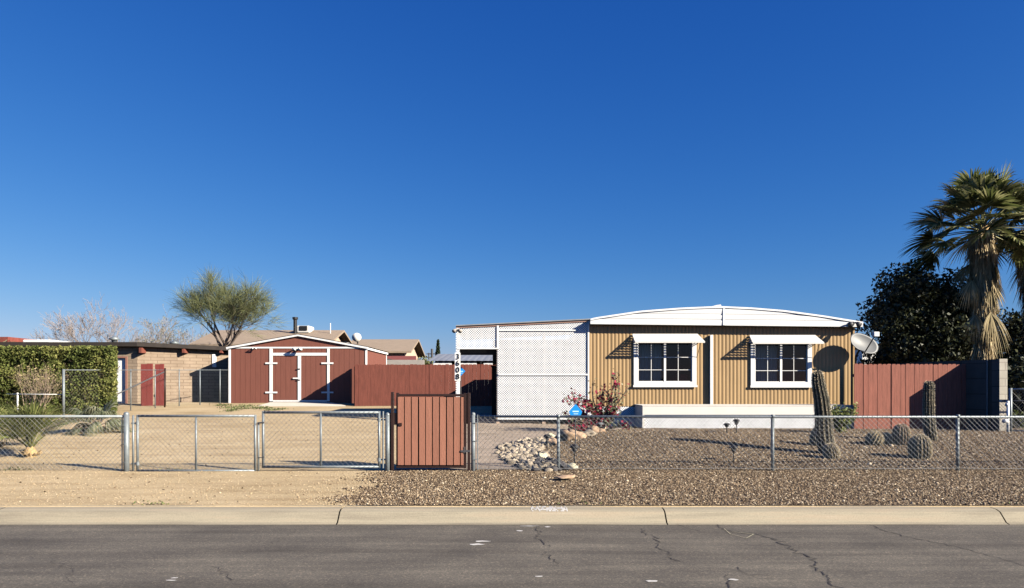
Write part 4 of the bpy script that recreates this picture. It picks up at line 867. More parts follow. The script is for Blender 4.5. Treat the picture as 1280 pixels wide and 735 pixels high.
# red boards by the divider fence
t = thing('board_gate', 'narrow red board gate leaning beside the tan block house', 'gate', (X(190, 27.5), 27.5, .88))
for x0, x1, y1, y0 in ((176, 183.5, 455, 508), (183.6, 191, 454.6, 508), (193.8, 199.5, 455.2, 508), (199.6, 205, 455, 507)):
    b = MB(); b.box(X(x0, 27.5), X(x1, 27.5) - .008, 27.5, 27.53, Z(y0, 27.5), Z(y1, 27.5)); b.build('board', mat('bright_red_board', (.22, .042, .036), .8, .2, 4, .2, 20, stretch=(6, 6, .8)), t)
b = MB(); b.box(X(191.4, 27.5), X(205.6, 27.5), 27.54, 27.6, 1.2, 1.3); b.box(X(201, 27.5), X(205.6, 27.5), 27.54, 27.62, .85, Z(460, 27.5)); b.build('frame', M['brown_steel'], t)
b = MB(); yy = 26.8; b.tube([(X(131, 24.5), 24.5, Z(500, 24.5)), (X(205, yy), yy, Z(465, yy))], .025, 8); tag(b.build('rail_shadow_bar', M['darkgrey'], None), 'dark slanting bar standing in for the fence rail shadow, from the hedge up to the red board gate', 'pipe')  # dark bar put in place of the fence rail's cast shadow
# divider chain link fence
t = thing('chain_link_fence', 'thin wire fence dividing the dirt lot from the tan block house', 'fence', (X(205, 26.8), 26.8, .84))
D = [Vector((X(79.5, 22.8), 22.8)), Vector((X(205, 26.8), 26.8)), Vector((X(286, 28.85), 28.85))]
for p, q in zip(D, D[1:]):
    chainmesh('wire_mesh', t, p, q, H(p.x, p.y), Z(462.5, (p.y + q.y) / 2) - .02, r=.0009, pitch=.12)
for p, q in zip(D, D[1:]): MB().tube([(p.x, p.y, Z(462.5, p.y)), (q.x, q.y, Z(462.5, q.y))], .011, 8).build('top_rail', M['galv'], t, True)
for px, r_ in ((79.5, .038), (134, .02), (163.5, .02), (194, .02), (206, .03), (224, .02), (250, .022), (275, .02)):
    yy = 22.8 + (px - 79.5) * 4 / 125.5 if px < 205 else 26.8 + (px - 205) * 2.05 / 81
    b = MB(); x_ = X(px, yy); b.tube([(x_, yy, H(x_, yy) - .1), (x_, yy, Z(461.5, yy))], r_, 10); b.build('post', M['galv'] if px != 206 else M['brown_steel'], t, True)
b = MB(); b.tube([(X(22, 23), 23, .5), (X(22, 23), 23, Z(491, 23))], .024, 8); b.tube([(X(8, 23), 23, Z(492.5, 23)), (X(79, 22.9), 22.9, Z(493, 22.9))], .010, 8)
tag(b.build('pipe_rail', M['white'], None, True), 'white pipe rail in front of the hedge at the left', 'rail')

# ------------------------------------------------------------------ vegetation
def box_leaf_points(n, x0, x1, y0, y1, z0, z1, nse=.25, fs=.9):
    P = []
    while len(P) < n:
        x, y, z = random.uniform(x0, x1), random.uniform(y0, y1), random.uniform(z0, z1)
        d = min(x - x0, x1 - x, y - y0, (z1 - z)) ; v = mnoise.noise(Vector((x, y, z)) * 2.1) * nse + mnoise.noise(Vector((x, y, z)) * 6) * nse * .5 + .05
        if d > v - .1 and random.random() < math.exp(-max(0, d) * 2.6): P.append((x, y, z))
    return P
t = thing('hedge', 'large square clipped green hedge at the left in front of the tan block house', 'hedge', (-14.5, 24.8, .6))
hx0, hx1 = X(-60, 24), X(146, 24.2)
P = box_leaf_points(60000, hx0, hx1, 24, 25.7, .55, Z(435, 24) + .08, nse=.5); P = [p for p in P if p[0] < X(146, p[1]) + .1 * mnoise.noise(Vector(p) * 2)]; Pn = np.array(P)
# keep a gap where the dry shrub shows
rr_ = np.array([mnoise.noise(Vector(p) * 1.6) for p in P]); rv = np.clip(.45 + rr_ * .7 + rng.normal(0, .2, len(P)) + (Pn[:, 2] - 1.7) * .12, 0, 1)
leaves(P, .046, 'foliage', M['leafhedge'], t, .5, rnd=rv)
b = MB()
for i in range(16):
    x = random.uniform(hx0 + .3, hx1 - .4); y = random.uniform(24.4, 25.3); b.tube([(x, y, .5), (x + random.uniform(-.3, .3), y, 1.3), (x + random.uniform(-.6, .6), y, 2.3)], [.04, .03, .012], 6)
b.build('stems', M['bark'], t)
b = MB(); 
for i in range(5):
    b.tube([(hx0 + .6 + i, 24.9, .5), (hx0 + .6 + i, 24.9, 2.2)], .35, 8)
MINR = .001
def grow(mb, p, d, L, r, depth, kids, spread, upb, seg=3, out=None, shrink=.7, nside=5, wob=.12, tips=None):
    pts = [p]; dd = d.copy(); rad = [r]
    for i in range(seg):
        dd = (dd + Vector((random.gauss(0, wob), random.gauss(0, wob), random.gauss(0, wob) + upb))).normalized()
        pts.append(pts[-1] + dd * (L / seg)); rad.append(max(MINR, r * (1 - .45 * (i + 1) / seg)))
    mb.tube(pts, rad, nside if depth > 1 else 3, False)
    if depth == 0:
        if tips is not None: tips.append((pts[-1], dd, pts))
        return
    for k in range(kids):
        t_ = random.uniform(.35, 1.0) if k else 1.0; i = min(seg - 1, int(t_ * seg)); q = pts[i].lerp(pts[i + 1], t_ * seg - i)
        ax = Vector((random.gauss(0, 1), random.gauss(0, 1), random.gauss(0, 1))); ax = (ax - dd * ax.dot(dd)).normalized()
        nd = (dd + ax * math.tan(spread * random.uniform(.5, 1.2))).normalized()
        grow(mb, q, nd, L * shrink * random.uniform(.75, 1.15), rad[i + 1] * (.62 if k else .8), depth - 1, kids, spread, upb, seg, out, shrink, nside, wob, tips)
# dry twiggy shrub in front of hedge
t = thing('dry_shrub', 'dead twiggy pale brown shrub in front of the clipped hedge', 'shrub', (X(45, 23.5), 23.5, .6))
b = MB(); tp = []
for i in range(20):
    grow(b, Vector((X(random.uniform(25, 55), 23.5), 23.5 + random.uniform(-.2, .3), .75)), Vector((random.uniform(-.5, .9), random.uniform(-.3, .2), 1)).normalized(), .8, .014, 2, 4, .5, .03, 3, shrink=.65, tips=tp)
b.build('twigs', M['deadtwig'], t)
leaves([tuple(q[0] + Vector((random.gauss(0, .04),) * 3)) for q in tp for _ in range(2)], .026, 'dry_leaves', M['leafdrydark'], t)
# palo verde
def tree(name, label, px, y, z0, trunk, L, depth, kids, spread, upb, bark, leafm, nleaf, lsz, shrink=.72, lean=0, r=.16, spr=.35, leafL=.35, ldroop=.25, forks=4, seed=1, cat='tree', wob=.12, group=None, fl=.9):
    random.seed(seed); x = X(px, y); t = thing(name, label, cat, (x, y, z0), group); b = MB(); tips = []
    top = Vector((x + lean, y, z0 + trunk)); b.tube([(x, y, z0 - .2), (x + lean * .3, y, z0 + trunk * .5), top], [r * 1.25, r, r * .8], 9); b.build('trunk', bark, t, True)
    b = MB()
    for k in range(forks):
        a = 2 * math.pi * (k + random.random() * .6) / forks; d = Vector((math.cos(a) * fl, math.sin(a) * fl, 1)).normalized()
        grow(b, top - Vector((0, 0, random.uniform(0, trunk * .2))), d, L, r * .62, depth, kids, spread, upb, 3, shrink=shrink, tips=tips, wob=wob)
    b.build('limbs', bark, t)
    if leafm:
        A, Dd = [], []
        for e, d, pts in tips:
            for _ in range(nleaf):
                q = pts[random.randint(0, len(pts) - 2)].lerp(e, random.random()); A.append(q); v = (d + Vector((random.gauss(0, spr), random.gauss(0, spr), random.gauss(0, spr)))).normalized(); Dd.append(v)
        if A: blades([tuple(a) for a in A], [tuple(d) for d in Dd], rng.uniform(.5, 1.2, len(A)) * leafL, lsz, 'foliage', leafm, t, ldroop, seg=2)
    return t
tree('palo_verde', 'feathery green tree with a forked trunk behind the flat roofed house', 283, 38, 1, 2.9, 1.5, 4, 4, .6, .09, M['bark'], M['leafverde'], 5, .009, lean=-.1, r=.10, leafL=.8, ldroop=.08, seed=5, forks=8, shrink=.72, spr=.3, wob=.16, fl=1.15)
MINR = .0065
tree('bare_tree', 'leafless pale tree rising above the flat roof at the left', 122, 50, 1, 1.6, 1.9, 5, 3, .5, .05, M['bare'], None, 0, .0, r=.12, seed=11, forks=9, shrink=.72, fl=1.2, group='bare trees')
tree('bare_tree', 'leafless brownish tree just left of the feathery green tree', 214, 48, 1, 1.4, 1.5, 5, 3, .55, .05, M['bare'], M['leafsilver'], 1, .03, r=.13, seed=23, forks=9, shrink=.74, fl=1.2, leafL=.2, group='bare trees')
random.seed(31); MINR = .001
# dark leafy trees at right
def crown_points(n, cx, cy, cz, rx, ry, rz, clumps, seed):
    random.seed(seed); cl = []
    for _ in range(clumps):
        v = Vector((random.gauss(0, 1), random.gauss(0, 1), random.gauss(0, 1))).normalized() * random.uniform(.45, 1) ; cl.append((cx + v.x * rx, cy + v.y * ry, cz + v.z * rz, random.uniform(.45, .95)))
    P = []
    for _ in range(n):
        c = random.choice(cl); v = Vector((random.gauss(0, 1), random.gauss(0, 1), random.gauss(0, 1))).normalized() * (random.random() ** .4) * c[3]; P.append((c[0] + v.x, c[1] + v.y, c[2] + v.z * .8))
    return P, cl
def dark_tree(label, px, y, cz, rx, ry, rz, n, clumps, seed, group=None, sz=.085):
    x = X(px, y); t = thing('leafy_tree', label, 'tree', (x, y, .9), group); P, cl = crown_points(n, x, y, cz, rx, ry, rz, clumps, seed)
    b = MB(); b.tube([(x, y, .6), (x + .1, y, 2.2), (x, y, 3.4)], [.22, .18, .13], 10); b.build('trunk', M['bark'], t, True)
    b = MB()
    for c in cl[::2]: b.tube([(x, y, 2.4), (x + (c[0] - x) * .5, y + (c[1] - y) * .5, (2.4 + c[2]) / 2 + .2), (c[0], c[1], c[2])], [.09, .06, .02], 5)
    b.build('limbs', M['bark'], t)
    Pn = np.array(P); zz = (Pn[:, 2] - cz) / rz; rv = np.clip(rng.random(len(P)) * .97 + (rng.random(len(P)) < .02) * .1, 0, 1)
    leaves(P, sz, 'foliage', M['leafdark'], t, .5, rnd=rv)
dark_tree('dense dark green tree behind the faded red fence, left of the tall palm', 1152, 27.5, 3.7, 1.8, 1.7, 2.35, 44000, 90, 3)
dark_tree('dark leafy tree behind the block wall at the right edge', 1285, 31, 2.9, 2.0, 1.6, 1.9, 22000, 50, 4)
dark_tree('low dark shrub behind the pale side gate at the right edge', 1300, 23, 1.35, 1.5, .7, .9, 12000, 30, 12)
dark_tree('low dark bush filling the gap under the palm behind the wall', 1195, 28.5, 2.2, 1.6, 1.2, 1.6, 16000, 40, 6)
# fan palm
def fan(petA, petD, plen, rad, nb=30, droop=.35, arc=2.6, out=None, cup=.25):
    """returns blade roots/dirs/lengths for a fan leaf; petiole returned as points"""
    A = Vector(petA); D_ = Vector(petD).normalized(); hub = A + D_ * plen - Vector((0, 0, .12 * plen))
    D2 = (D_ - Vector((0, 0, .25))).normalized(); side = D2.cross(Vector((0, 0, 1)))
    if side.length < .1: side = Vector((1, 0, 0))
    side.normalize(); nr_ = side.cross(D2).normalized(); tw = random.uniform(-.6, .6); side = (side * math.cos(tw) + nr_ * math.sin(tw)).normalized()
    for i in range(nb):
        a = (i / (nb - 1) - .5) * arc; v = D2 * math.cos(a) + side * math.sin(a) + nr_ * (cup * (1 - math.cos(a)) + random.gauss(0, .05))
        out.append((hub, v.normalized(), rad * (1 - .25 * abs(a) / (arc / 2)) * random.uniform(.88, 1.06), droop, random.random(), side))
    return [A, A.lerp(hub, .5) + Vector((0, 0, .03)), hub]
def fanmesh(out, name, m, parent, w=.045, rbase=None):
    A = [tuple(o_[0]) for o_ in out]; Dd = [tuple(o_[1]) for o_ in out]; L = np.array([o_[2] for o_ in out]); dr = np.array([o_[3] for o_ in out]); r_ = np.array([o_[4] for o_ in out])
    # the blade widens first: three segments with droop at the tip
    A = np.array(A); Dd = np.array(Dd); n = len(A); side = np.array([tuple(o_[1].cross(o_[5]).cross(o_[1]).normalized()) for o_ in out]); V = []
    ts = (0, .35, .6, .8, 1); ws = (.25, 1, .8, .4, .05)
    for t_, w_ in zip(ts, ws):
        c = A + Dd * (L * t_)[:, None]; c[:, 2] -= dr * L * max(0, t_ - .3) ** 2 * 1.6; V += [c - side * w * w_ * .5, c + side * w * w_ * .5]
    V = np.stack(V, 1).reshape(-1, 3); base = np.arange(n)[:, None] * 10; seg = 4
    Fc = np.concatenate([base + np.array([2 * i, 2 * i + 1, 2 * i + 3, 2 * i + 2]) for i in range(seg)], 0)
    return mass(name, V, Fc, np.tile(r_, seg), m, parent)
def fan_palm(label, px, y, zc, z0, nfr, nskirt, seed, R_=1.0, skirt_z=None, rskirt=.55, group=None, ndry=14):
    random.seed(seed); x = X(px, y); t = thing('fan_palm', label, 'palm tree', (x, y, z0), group); c = Vector((x, y, zc))
    b = MB(); b.tube([(x, y, z0 - .3), (x + .05, y, (z0 + zc) / 2), (x, y, zc + .2)], [.30, .26, .22], 14); b.build('trunk', M['palmbark'], t, True)
    out = []; pb = MB()
    for i in range(nfr):
        a = 2.39996 * i; el = R(-20 + 98 * (i / nfr) ** .9)
        d = Vector((math.cos(a) * math.cos(el), math.sin(a) * math.cos(el), math.sin(el))); pl = R_ * random.uniform(.75, 1.15)
        pts = fan(c + d * .15, d, pl, R_ * random.uniform(.8, 1.02), 36, random.uniform(.05, .45), 3.3, out); pb.tube(pts, [.028, .018, .014], 5)
    # older pale leaves drooping low
    fanmesh(out, 'crown', M['leafpalm'], t, .07 * R_); pb.build('leaf_stalks', mat('palm_leaf_stalk', (.25, .24, .09), .6), t)
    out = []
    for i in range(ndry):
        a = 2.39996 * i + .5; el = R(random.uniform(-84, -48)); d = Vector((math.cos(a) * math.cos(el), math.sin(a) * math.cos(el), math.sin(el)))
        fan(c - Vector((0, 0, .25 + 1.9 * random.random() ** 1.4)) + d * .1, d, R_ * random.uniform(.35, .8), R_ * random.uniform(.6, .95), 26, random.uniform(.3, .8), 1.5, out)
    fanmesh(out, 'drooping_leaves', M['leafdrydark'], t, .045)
    # hanging thatch
    A, Dd, L = [], [], []
    zb_ = skirt_z
    for i in range(nskirt):
        u = random.random(); z = zb_ + (zc - zb_) * u; a = random.uniform(0, 2 * math.pi); w = rskirt * (.55 + .6 * mnoise.noise(Vector((math.cos(a) * 1.2, math.sin(a) * 1.2, z * .8))) + .45 * u)
        rr = max(.24, w * random.uniform(.6, 1.0)); A.append((x + math.cos(a) * rr, y + math.sin(a) * rr, z)); v = Vector((math.cos(a) * .12 + random.gauss(0, .12), math.sin(a) * .12 + random.gauss(0, .12), -1)).normalized(); Dd.append(tuple(v)); L.append(random.uniform(.35, .85))
    blades(A, Dd, np.array(L), .035, 'thatch', M['leafdry'], t, 0, seg=3)
fan_palm('tall fan palm with green fan leaves and a shaggy straw skirt behind the block wall', 1228, 26, Z(289, 26), .9, 50, 5200, 9, 1.3, Z(448, 26), .38, ndry=20)
fan_palm('fan palm half out of frame at the right edge with a hanging straw skirt', 1302, 27, Z(286, 27), .9, 36, 5200, 10, 1.15, Z(420, 27), .8)
random.seed(77)
# young palm behind the fence at left
def small_palm(name, label, gx_, gy_, nfr, R_, m, seed, el0=15, el1=80, w=.03, stump=.12, dr=(.2, .6)):
    random.seed(seed); z0 = H(gx_, gy_); t = thing(name, label, 'palm', (gx_, gy_, z0)); out = []; pb = MB(); c = Vector((gx_, gy_, z0 + stump))
    for i in range(nfr):
        a = 2.39996 * i + seed; el = R(el0 + (el1 - el0) * (i / nfr)); d = Vector((math.cos(a) * math.cos(el), math.sin(a) * math.cos(el), math.sin(el)))
        pts = fan(c, d, R_ * random.uniform(.28, .5), R_ * random.uniform(.65, .95), 26, random.uniform(*dr), 1.5, out, .15); pb.tube(pts, [.016, .011, .008], 5)
    fanmesh(out, 'fronds', m, t, w); pb.build('leaf_stalks', M['deadtwig'] if m != M['leafyoung'] else mat('young_palm_stalk', (.15, .15, .05), .7), t)
    b = MB(); b.tube([(gx_, gy_, z0 - .1), (gx_, gy_, z0 + .1), (gx_, gy_, z0 + stump + .08)], [.13, .11, .06], 12)
    for i in range(16):
        a = i * 2.4; b.bar((gx_ + .09 * math.cos(a), gy_ + .09 * math.sin(a), z0), (gx_ + .19 * math.cos(a), gy_ + .19 * math.sin(a), z0 + .06 + .07 * random.random()), .04, .012)
    b.build('stump', M['palmbark'], t)
x_, y_ = G(38, 571); small_palm('young_palm', 'young green fan palm behind the street fence at the left', x_, y_, 26, 1.12, M['leafyoung'], 3, 44, 88, w=.016, dr=(.15, .55))
x_, y_ = G(-6, 560); small_palm('young_palm', 'young green fan palm cut off by the left edge of the photo', x_, y_, 14, 1.0, M['leafyoung'], 5, 20, 80)
x_, y_ = G(122, 541); small_palm('young_palm', 'low silvery green fan palm with drooping leaves beside the fence corner post', x_, y_, 20, .95, M['leafsilver'], 8, 8, 75, dr=(.6, 1.2))
# green shrub at the skirting corner
def leaf_shrub(name, label, px, py, h, rad, n, m, sz, nst, seed, stemm=None, lean=0, Y=None):
    random.seed(seed); x, y = G(px, py) if Y is None else (X(px, Y), Y); z0 = H(x, y); t = thing(name, label, 'shrub', (x, y, z0)); b = MB(); A = []; dirs = []
    for i in range(nst):
        a = random.uniform(0, 6.28); d = Vector((math.cos(a) * rad / h + lean, math.sin(a) * rad / h, 1)) * random.uniform(.6, 1); pts = [Vector((x, y, z0 - .03)), Vector((x, y, z0)) + d * h * .5 + Vector((random.gauss(0, .04), 0, .05)), Vector((x, y, z0)) + d * h]
        b.tube(pts, [.012, .009, .004], 5)
        for _ in range(n // nst): u = random.uniform(.15, 1); q = pts[0].lerp(pts[1], u * 2) if u < .5 else pts[1].lerp(pts[2], u * 2 - 1); A.append(tuple(q + Vector((random.gauss(0, .05), random.gauss(0, .05), random.gauss(0, .05)))))
    b.build('stems', stemm or M['bark'], t); leaves(A, sz, 'foliage', m, t); return t
leaf_shrub('green_shrub', 'small yellow green shrub by the right end of the white lattice skirting', 1050, 541, .72, .42, 1500, M['leafgreen'], .035, 26, 4)
leaf_shrub('flowering_shrub', 'yellow green leafy plant on the ground behind the pale side gate', 1275, 541, .42, .35, 700, M['leafgreen'], .05, 16, 5, Y=20)
# bougainvillea
random.seed(12); BY = 18.6; bx = X(752, BY); z0 = H(bx, BY); t = thing('bougainvillea', 'arching bougainvillea with crimson bracts at the corner of the mobile home', 'shrub', (bx, BY, z0)); b = MB(); GR, RD = [], []
arcs = [([(752, 545), (755, 520), (768, 490), (766, 468)], 1.0, .35), ([(752, 545), (758, 515), (772, 495), (770, 478)], .9, .3), ([(752, 545), (745, 515), (738, 490), (742, 474)], .25, .2), ([(752, 545), (742, 510), (725, 500), (704, 497)], .7, .6),
        ([(752, 545), (748, 520), (735, 500), (717, 490)], .8, .7), ([(752, 545), (762, 515), (775, 498), (786, 482)], .5, .15), ([(752, 545), (740, 530), (722, 528), (712, 538)], 1.0, .75), ([(752, 545), (742, 525), (730, 516), (722, 520)], 1.0, .85),
        ([(752, 545), (752, 510), (752, 498), (755, 484)], .7, .6), ([(752, 545), (760, 525), (768, 515), (772, 508)], 1, .35), ([(752, 545), (745, 520), (738, 510), (730, 506)], 1, .8), ([(752, 545), (768, 535), (778, 530), (784, 536)], .6, .4),
        ([(752, 545), (748, 525), (748, 512), (750, 505)], 1, .5), ([(752, 545), (735, 535), (724, 533), (718, 540)], 1, .85), ([(752, 545), (756, 528), (764, 520), (760, 508)], 1, .3), ([(752, 545), (744, 518), (738, 512), (716, 504)], .7, .7),
        ([(752, 545), (738, 530), (716, 524), (706, 516)], .7, .1), ([(752, 545), (764, 520), (762, 500), (760, 490)], 1, .3)]
for pts, dens, red in arcs:
    for rep in range(2):
        yo = random.uniform(-.35, .35); P3 = [Vector((X(p[0] + random.gauss(0, 1.5), BY), BY + yo * (i / 3), max(Z(p[1] + random.gauss(0, 1.2), BY), z0 + .03 * i))) for i, p in enumerate(pts)]; P3[0] = Vector((bx, BY, z0))
        fine = []
        for k in range(12):
            u = k / 11 * 2.999; i = int(u); fine.append(P3[i].lerp(P3[i + 1], u - i))
        for _ in range(2): fine = [fine[0]] + [(fine[i - 1] + fine[i] * 2 + fine[i + 1]) / 4 for i in range(1, 11)] + [fine[-1]]
        b.tube(fine, [.018 * (1 - .7 * i / 11) for i in range(12)], 5)
        for _ in range(int(85 * dens)):
            u = random.uniform(2.5, 11); i = min(10, int(u)); q = fine[i].lerp(fine[i + 1], u - i) + Vector((random.gauss(0, .055), random.gauss(0, .07), random.gauss(0, .055))); (RD if random.random() < red * .62 else GR).append(tuple(q))
b.build('stems', M['bark'], t); leaves(GR, .035, 'foliage', M['leafsilver'] , t); leaves(RD, .042, 'bracts', M['bract'], t, .8, .45)
# cypress and far bush
def cyp(name, label, px, y, ztop, w, n, m, cat='tree'):
    x = X(px, y); t = thing(name, label, cat, (x, y, 1)); P = []
    for _ in range(n):
        u = random.random(); r = w * (1 - u) ** .6 * min(1, .3 + 3 * u) * random.uniform(.6, 1.05); a = random.uniform(0, 6.28); P.append((x + r * math.cos(a), y + r * math.sin(a), 1 + .2 + (ztop - 1.2) * u))
    leaves(P, .12, 'crown', m, t, .35); MB().tube([(x, y, .8), (x, y, ztop * .8)], [.12, .04], 8).build('trunk', M['bark'], t)
cyp('cypress_tree', 'slim dark cypress in the distance left of the carport', 547.5, 60, Z(425, 60), .30, 2200, M['cypress'])
dense = thing('distant_bush', 'round green bush in the distance behind the red fence', 'bush', (X(526, 55), 55, 1)); P, _c = crown_points(3500, X(527, 55), 55, 2.6, .8, .8, 1.0, 20, 8); leaves(P, .12, 'foliage', M['leafverde'], dense)
dense2 = thing('distant_bush', 'grey green tree tuft above the flat roof at the far left', 'bush', (X(14, 60), 60, 1)); P, _c = crown_points(1500, X(14, 60), 60, 4.5, .5, .5, .6, 10, 9); leaves(P, .12, 'foliage', M['leafsilver'], dense2); MB().tube([(X(14, 60), 60, .8), (X(14, 60), 60, 4.6)], .1, 8).build('stem', M['bark'], dense2)

# cacti ----------------------------------------------------------------
def cactus_body(path, rad, ribs, skin, spine, parent, name='body', rib=.17, per=8, slen=.024, seed=0):
    random.seed(seed); path = [Vector(p) for p in path]; n = ribs * 6; vs = []; fs = []; k = len(path); u = Vector((1, 0, 0)); fr = []
    for i, p in enumerate(path):
        d = (path[min(i + 1, k - 1)] - path[max(i - 1, 0)]).normalized(); u = (u - d * u.dot(d)).normalized(); w = d.cross(u); fr.append((p, u.copy(), w, d))
        for j in range(n):
            a = 2 * math.pi * j / n; m_ = 1 - rib * (.5 - .5 * math.cos(a * ribs)) ** .8
            vs.append(p + (u * math.cos(a) + w * math.sin(a)) * rad[i] * m_)
    for i in range(k - 1): fs += [(i * n + j, i * n + (j + 1) % n, (i + 1) * n + (j + 1) % n, (i + 1) * n + j) for j in range(n)]
    fs.append(tuple((k - 1) * n + j for j in range(n))); b = MB(); b.add(vs, fs); o = b.build(name, skin, parent, True)
    A, Dd, L = [], [], []
    tot = sum((path[i + 1] - path[i]).length for i in range(k - 1)); 
    for i in range(k - 1):
        seglen = (path[i + 1] - path[i]).length + abs(rad[i + 1] - rad[i]); m2 = max(1, int(seglen / .022))
        for q in range(m2):
            t_ = (q + random.random() * .5) / m2; p = fr[i][0].lerp(fr[i + 1][0], t_); r = rad[i] * (1 - t_) + rad[i + 1] * t_
            for rb in range(ribs):
                a = 2 * math.pi * rb / ribs; o_ = fr[i][1] * math.cos(a) + fr[i][2] * math.sin(a); tn = fr[i][1] * -math.sin(a) + fr[i][2] * math.cos(a)
                for _ in range(per):
                    v = (o_ * random.uniform(.3, 1) + tn * random.gauss(0, .6) + fr[i][3] * random.gauss(.1, .6)).normalized(); A.append(tuple(p + o_ * r * .995)); Dd.append(tuple(v)); L.append(slen * random.uniform(.6, 1.2))
    blades(A, Dd, np.array(L), .0042, name + '_spines' if name != 'body' else 'spines', spine, parent, 0, seg=1)
def attrless(m): return m
def column_cactus(label, base_px, base_py, pts, rads, ribs, Yb, seed, spine):
    t = thing('column_cactus', label, 'cactus', (X(base_px, Yb), Yb, H(X(base_px, Yb), Yb)))
    P3 = []; Rr = []
    for i, ((px, py), r) in enumerate(zip(pts, rads)): P3.append(Vector((X(px, Yb), Yb, Z(py, Yb)))); Rr.append(r * .9 * Yb / F)
    fine, fr_ = [], []
    K = 26
    for k in range(K + 1):
        u = k / K * (len(P3) - 1) * .9999; i = int(u); fine.append(P3[i].lerp(P3[i + 1], u - i)); fr_.append(Rr[i] * (1 - u + i) + Rr[i + 1] * (u - i))
    top = fine[-1]; r0 = fr_[-1]; d = (fine[-1] - fine[-2]).normalized()
    for a in (20, 40, 60, 78): fine.append(top + d * r0 * math.sin(R(a))); fr_.append(r0 * math.cos(R(a)))
    cactus_body(fine, fr_, ribs, M['cactus'], spine, t, seed=seed); return t
cx1, cy1 = G(1032, 567); 
column_cactus('tall leaning column cactus with a furry grey top in front of the right window', 1030, 562, [(1034, 568), (1030, 540), (1029, 520), (1027, 500), (1023, 480), (1022, 470)], [10.5, 11.5, 11, 10, 8.6, 7.4], 13, cy1, 1, M['spine'])
cx2, cy2 = G(1161, 551)
column_cactus('column cactus standing in front of the shaded right end of the red fence', 1161, 548, [(1165, 553), (1162, 535), (1161, 515), (1161, 495), (1161, 482)], [7, 7.5, 7, 6.8, 6.6], 13, cy2, 2, M['spine'])
def barrel(label, px, pyb, wpx, hpx, seed, spine, tilt=(0, 0), name='barrel_cactus', ribs=20, group=None):
    x, y = G(px, pyb); r = wpx * y / F / 2; h = hpx * y / F; z0 = H(x, y); t = thing(name, label, 'cactus', (x, y, z0), group); K = 16; path, rad = [], []
    for k in range(K + 1):
        a = -50 + 138 * k / K; zz = (math.sin(R(a)) + .76) / 1.76; path.append(Vector((x + tilt[0] * zz * h, y + tilt[1] * zz * h, z0 - .02 + h * zz))); rad.append(max(.004, r * math.cos(R(a)) ** .75))
    cactus_body(path, rad, ribs, M['cactustan'], spine, t, seed=seed, rib=.16, per=9, slen=.022)
barrel('round golden barrel cactus nearest the street fence, front of the pair', 1150, 573, 27, 31, 3, M['spine'])
barrel('pinkish barrel cactus between the lying cacti and the column cactus', 1127, 556, 22, 27, 4, M['spinepink'])
barrel('small round cactus crowded against the left foot of the tall cactus', 1019, 557, 17, 27, 5, M['spine'], (.25, 0))
barrel('pale furry ball cactus at the right foot of the tall cactus', 1041, 573, 19, 20, 6, M['spine'], (-.2, 0))
barrel('toppled oval cactus lying left of the pinkish barrel cactus', 1090, 556, 20, 17, 7, M['spine'], (.45, 0), ribs=16)
barrel('smaller toppled cactus wedged behind the oval one', 1105, 555, 15, 14, 8, M['spine'], (.5, .1), ribs=16)

# rocks ----------------------------------------------------------------
import bmesh
def rock_mesh(seed, name, m, flat=.62):
    bm = bmesh.new(); bmesh.ops.create_icosphere(bm, subdivisions=3, radius=1); off = Vector((seed * 7.3, seed * 3.1, 0))
    for v in bm.verts:
        d = 1 + .5 * mnoise.noise(v.co * 1.3 + off) + .16 * mnoise.noise(v.co * 3 + off); v.co = Vector((v.co.x * d * 1.2, v.co.y * d * .9, v.co.z * d * flat))
    me = bpy.data.meshes.new(name); bm.to_mesh(me); bm.free(); me.polygons.foreach_set('use_smooth', [True] * len(me.polygons)); me.materials.append(m); return me
random.seed(21)
pale = [rock_mesh(i, 'river_rock', M['stone']) for i in range(6)]; dark = [rock_mesh(i + 10, 'dark_rock', M['darkstone']) for i in range(3)]
def inpoly(x, y, P):
    c = False
    for (x1, y1), (x2, y2) in zip(P, P[1:] + P[:1]):
        if (y1 > y) != (y2 > y) and x < (x2 - x1) * (y - y1) / (y2 - y1) + x1: c = not c
    return c
bed = [(619, 566), (626, 558), (655, 551), (680, 548), (688, 556), (676, 564), (684, 572), (706, 580), (716, 586), (700, 590), (672, 590), (652, 588), (632, 577)]
placed = []
def put_rock(me, name, x, y, s, label, cat='rock', group=None, sink=.3, rot=None):
    o = link(name, me); o.location = (x, y, H(x, y) + s * .6 * (1 - sink)); o.scale = (s, s, s); o.rotation_euler = (random.uniform(-.35, .35), random.uniform(-.35, .35), random.uniform(0, 6.28)) if rot is None else rot
    return tag(o, label, cat, group)
tries = 0
while len(placed) < 275 and tries < 14000:
    tries += 1; px, py = random.uniform(618, 718), random.uniform(546, 591)
    if not inpoly(px, py, bed): continue
    x, y = G(px, py); s = random.uniform(.034, .072)
    if any((x - a) ** 2 + (y - b_) ** 2 < (.80 * (s + c)) ** 2 for a, b_, c in placed): continue
    placed.append((x, y, s)); isd = (py > 571 and px > 668 and random.random() < .62) or random.random() < .05
    if isd: put_rock(random.choice(dark), 'river_rock', x, y, s, 'dark grey river rock in the rock bed beside the patio', group='dark river rocks in the rock bed')
    else: put_rock(random.choice(pale), 'river_rock', x, y, s, 'pale rounded river rock in the rock bed beside the patio', group='pale river rocks in the rock bed')
tanm = [rock_mesh(30 + i, 'boulder', M['tanstone'], .55) for i in range(3)]; crm = rock_mesh(40, 'cream_rock', M['creamstone']); gm = rock_mesh(41, 'grey_rock', M['stone'])
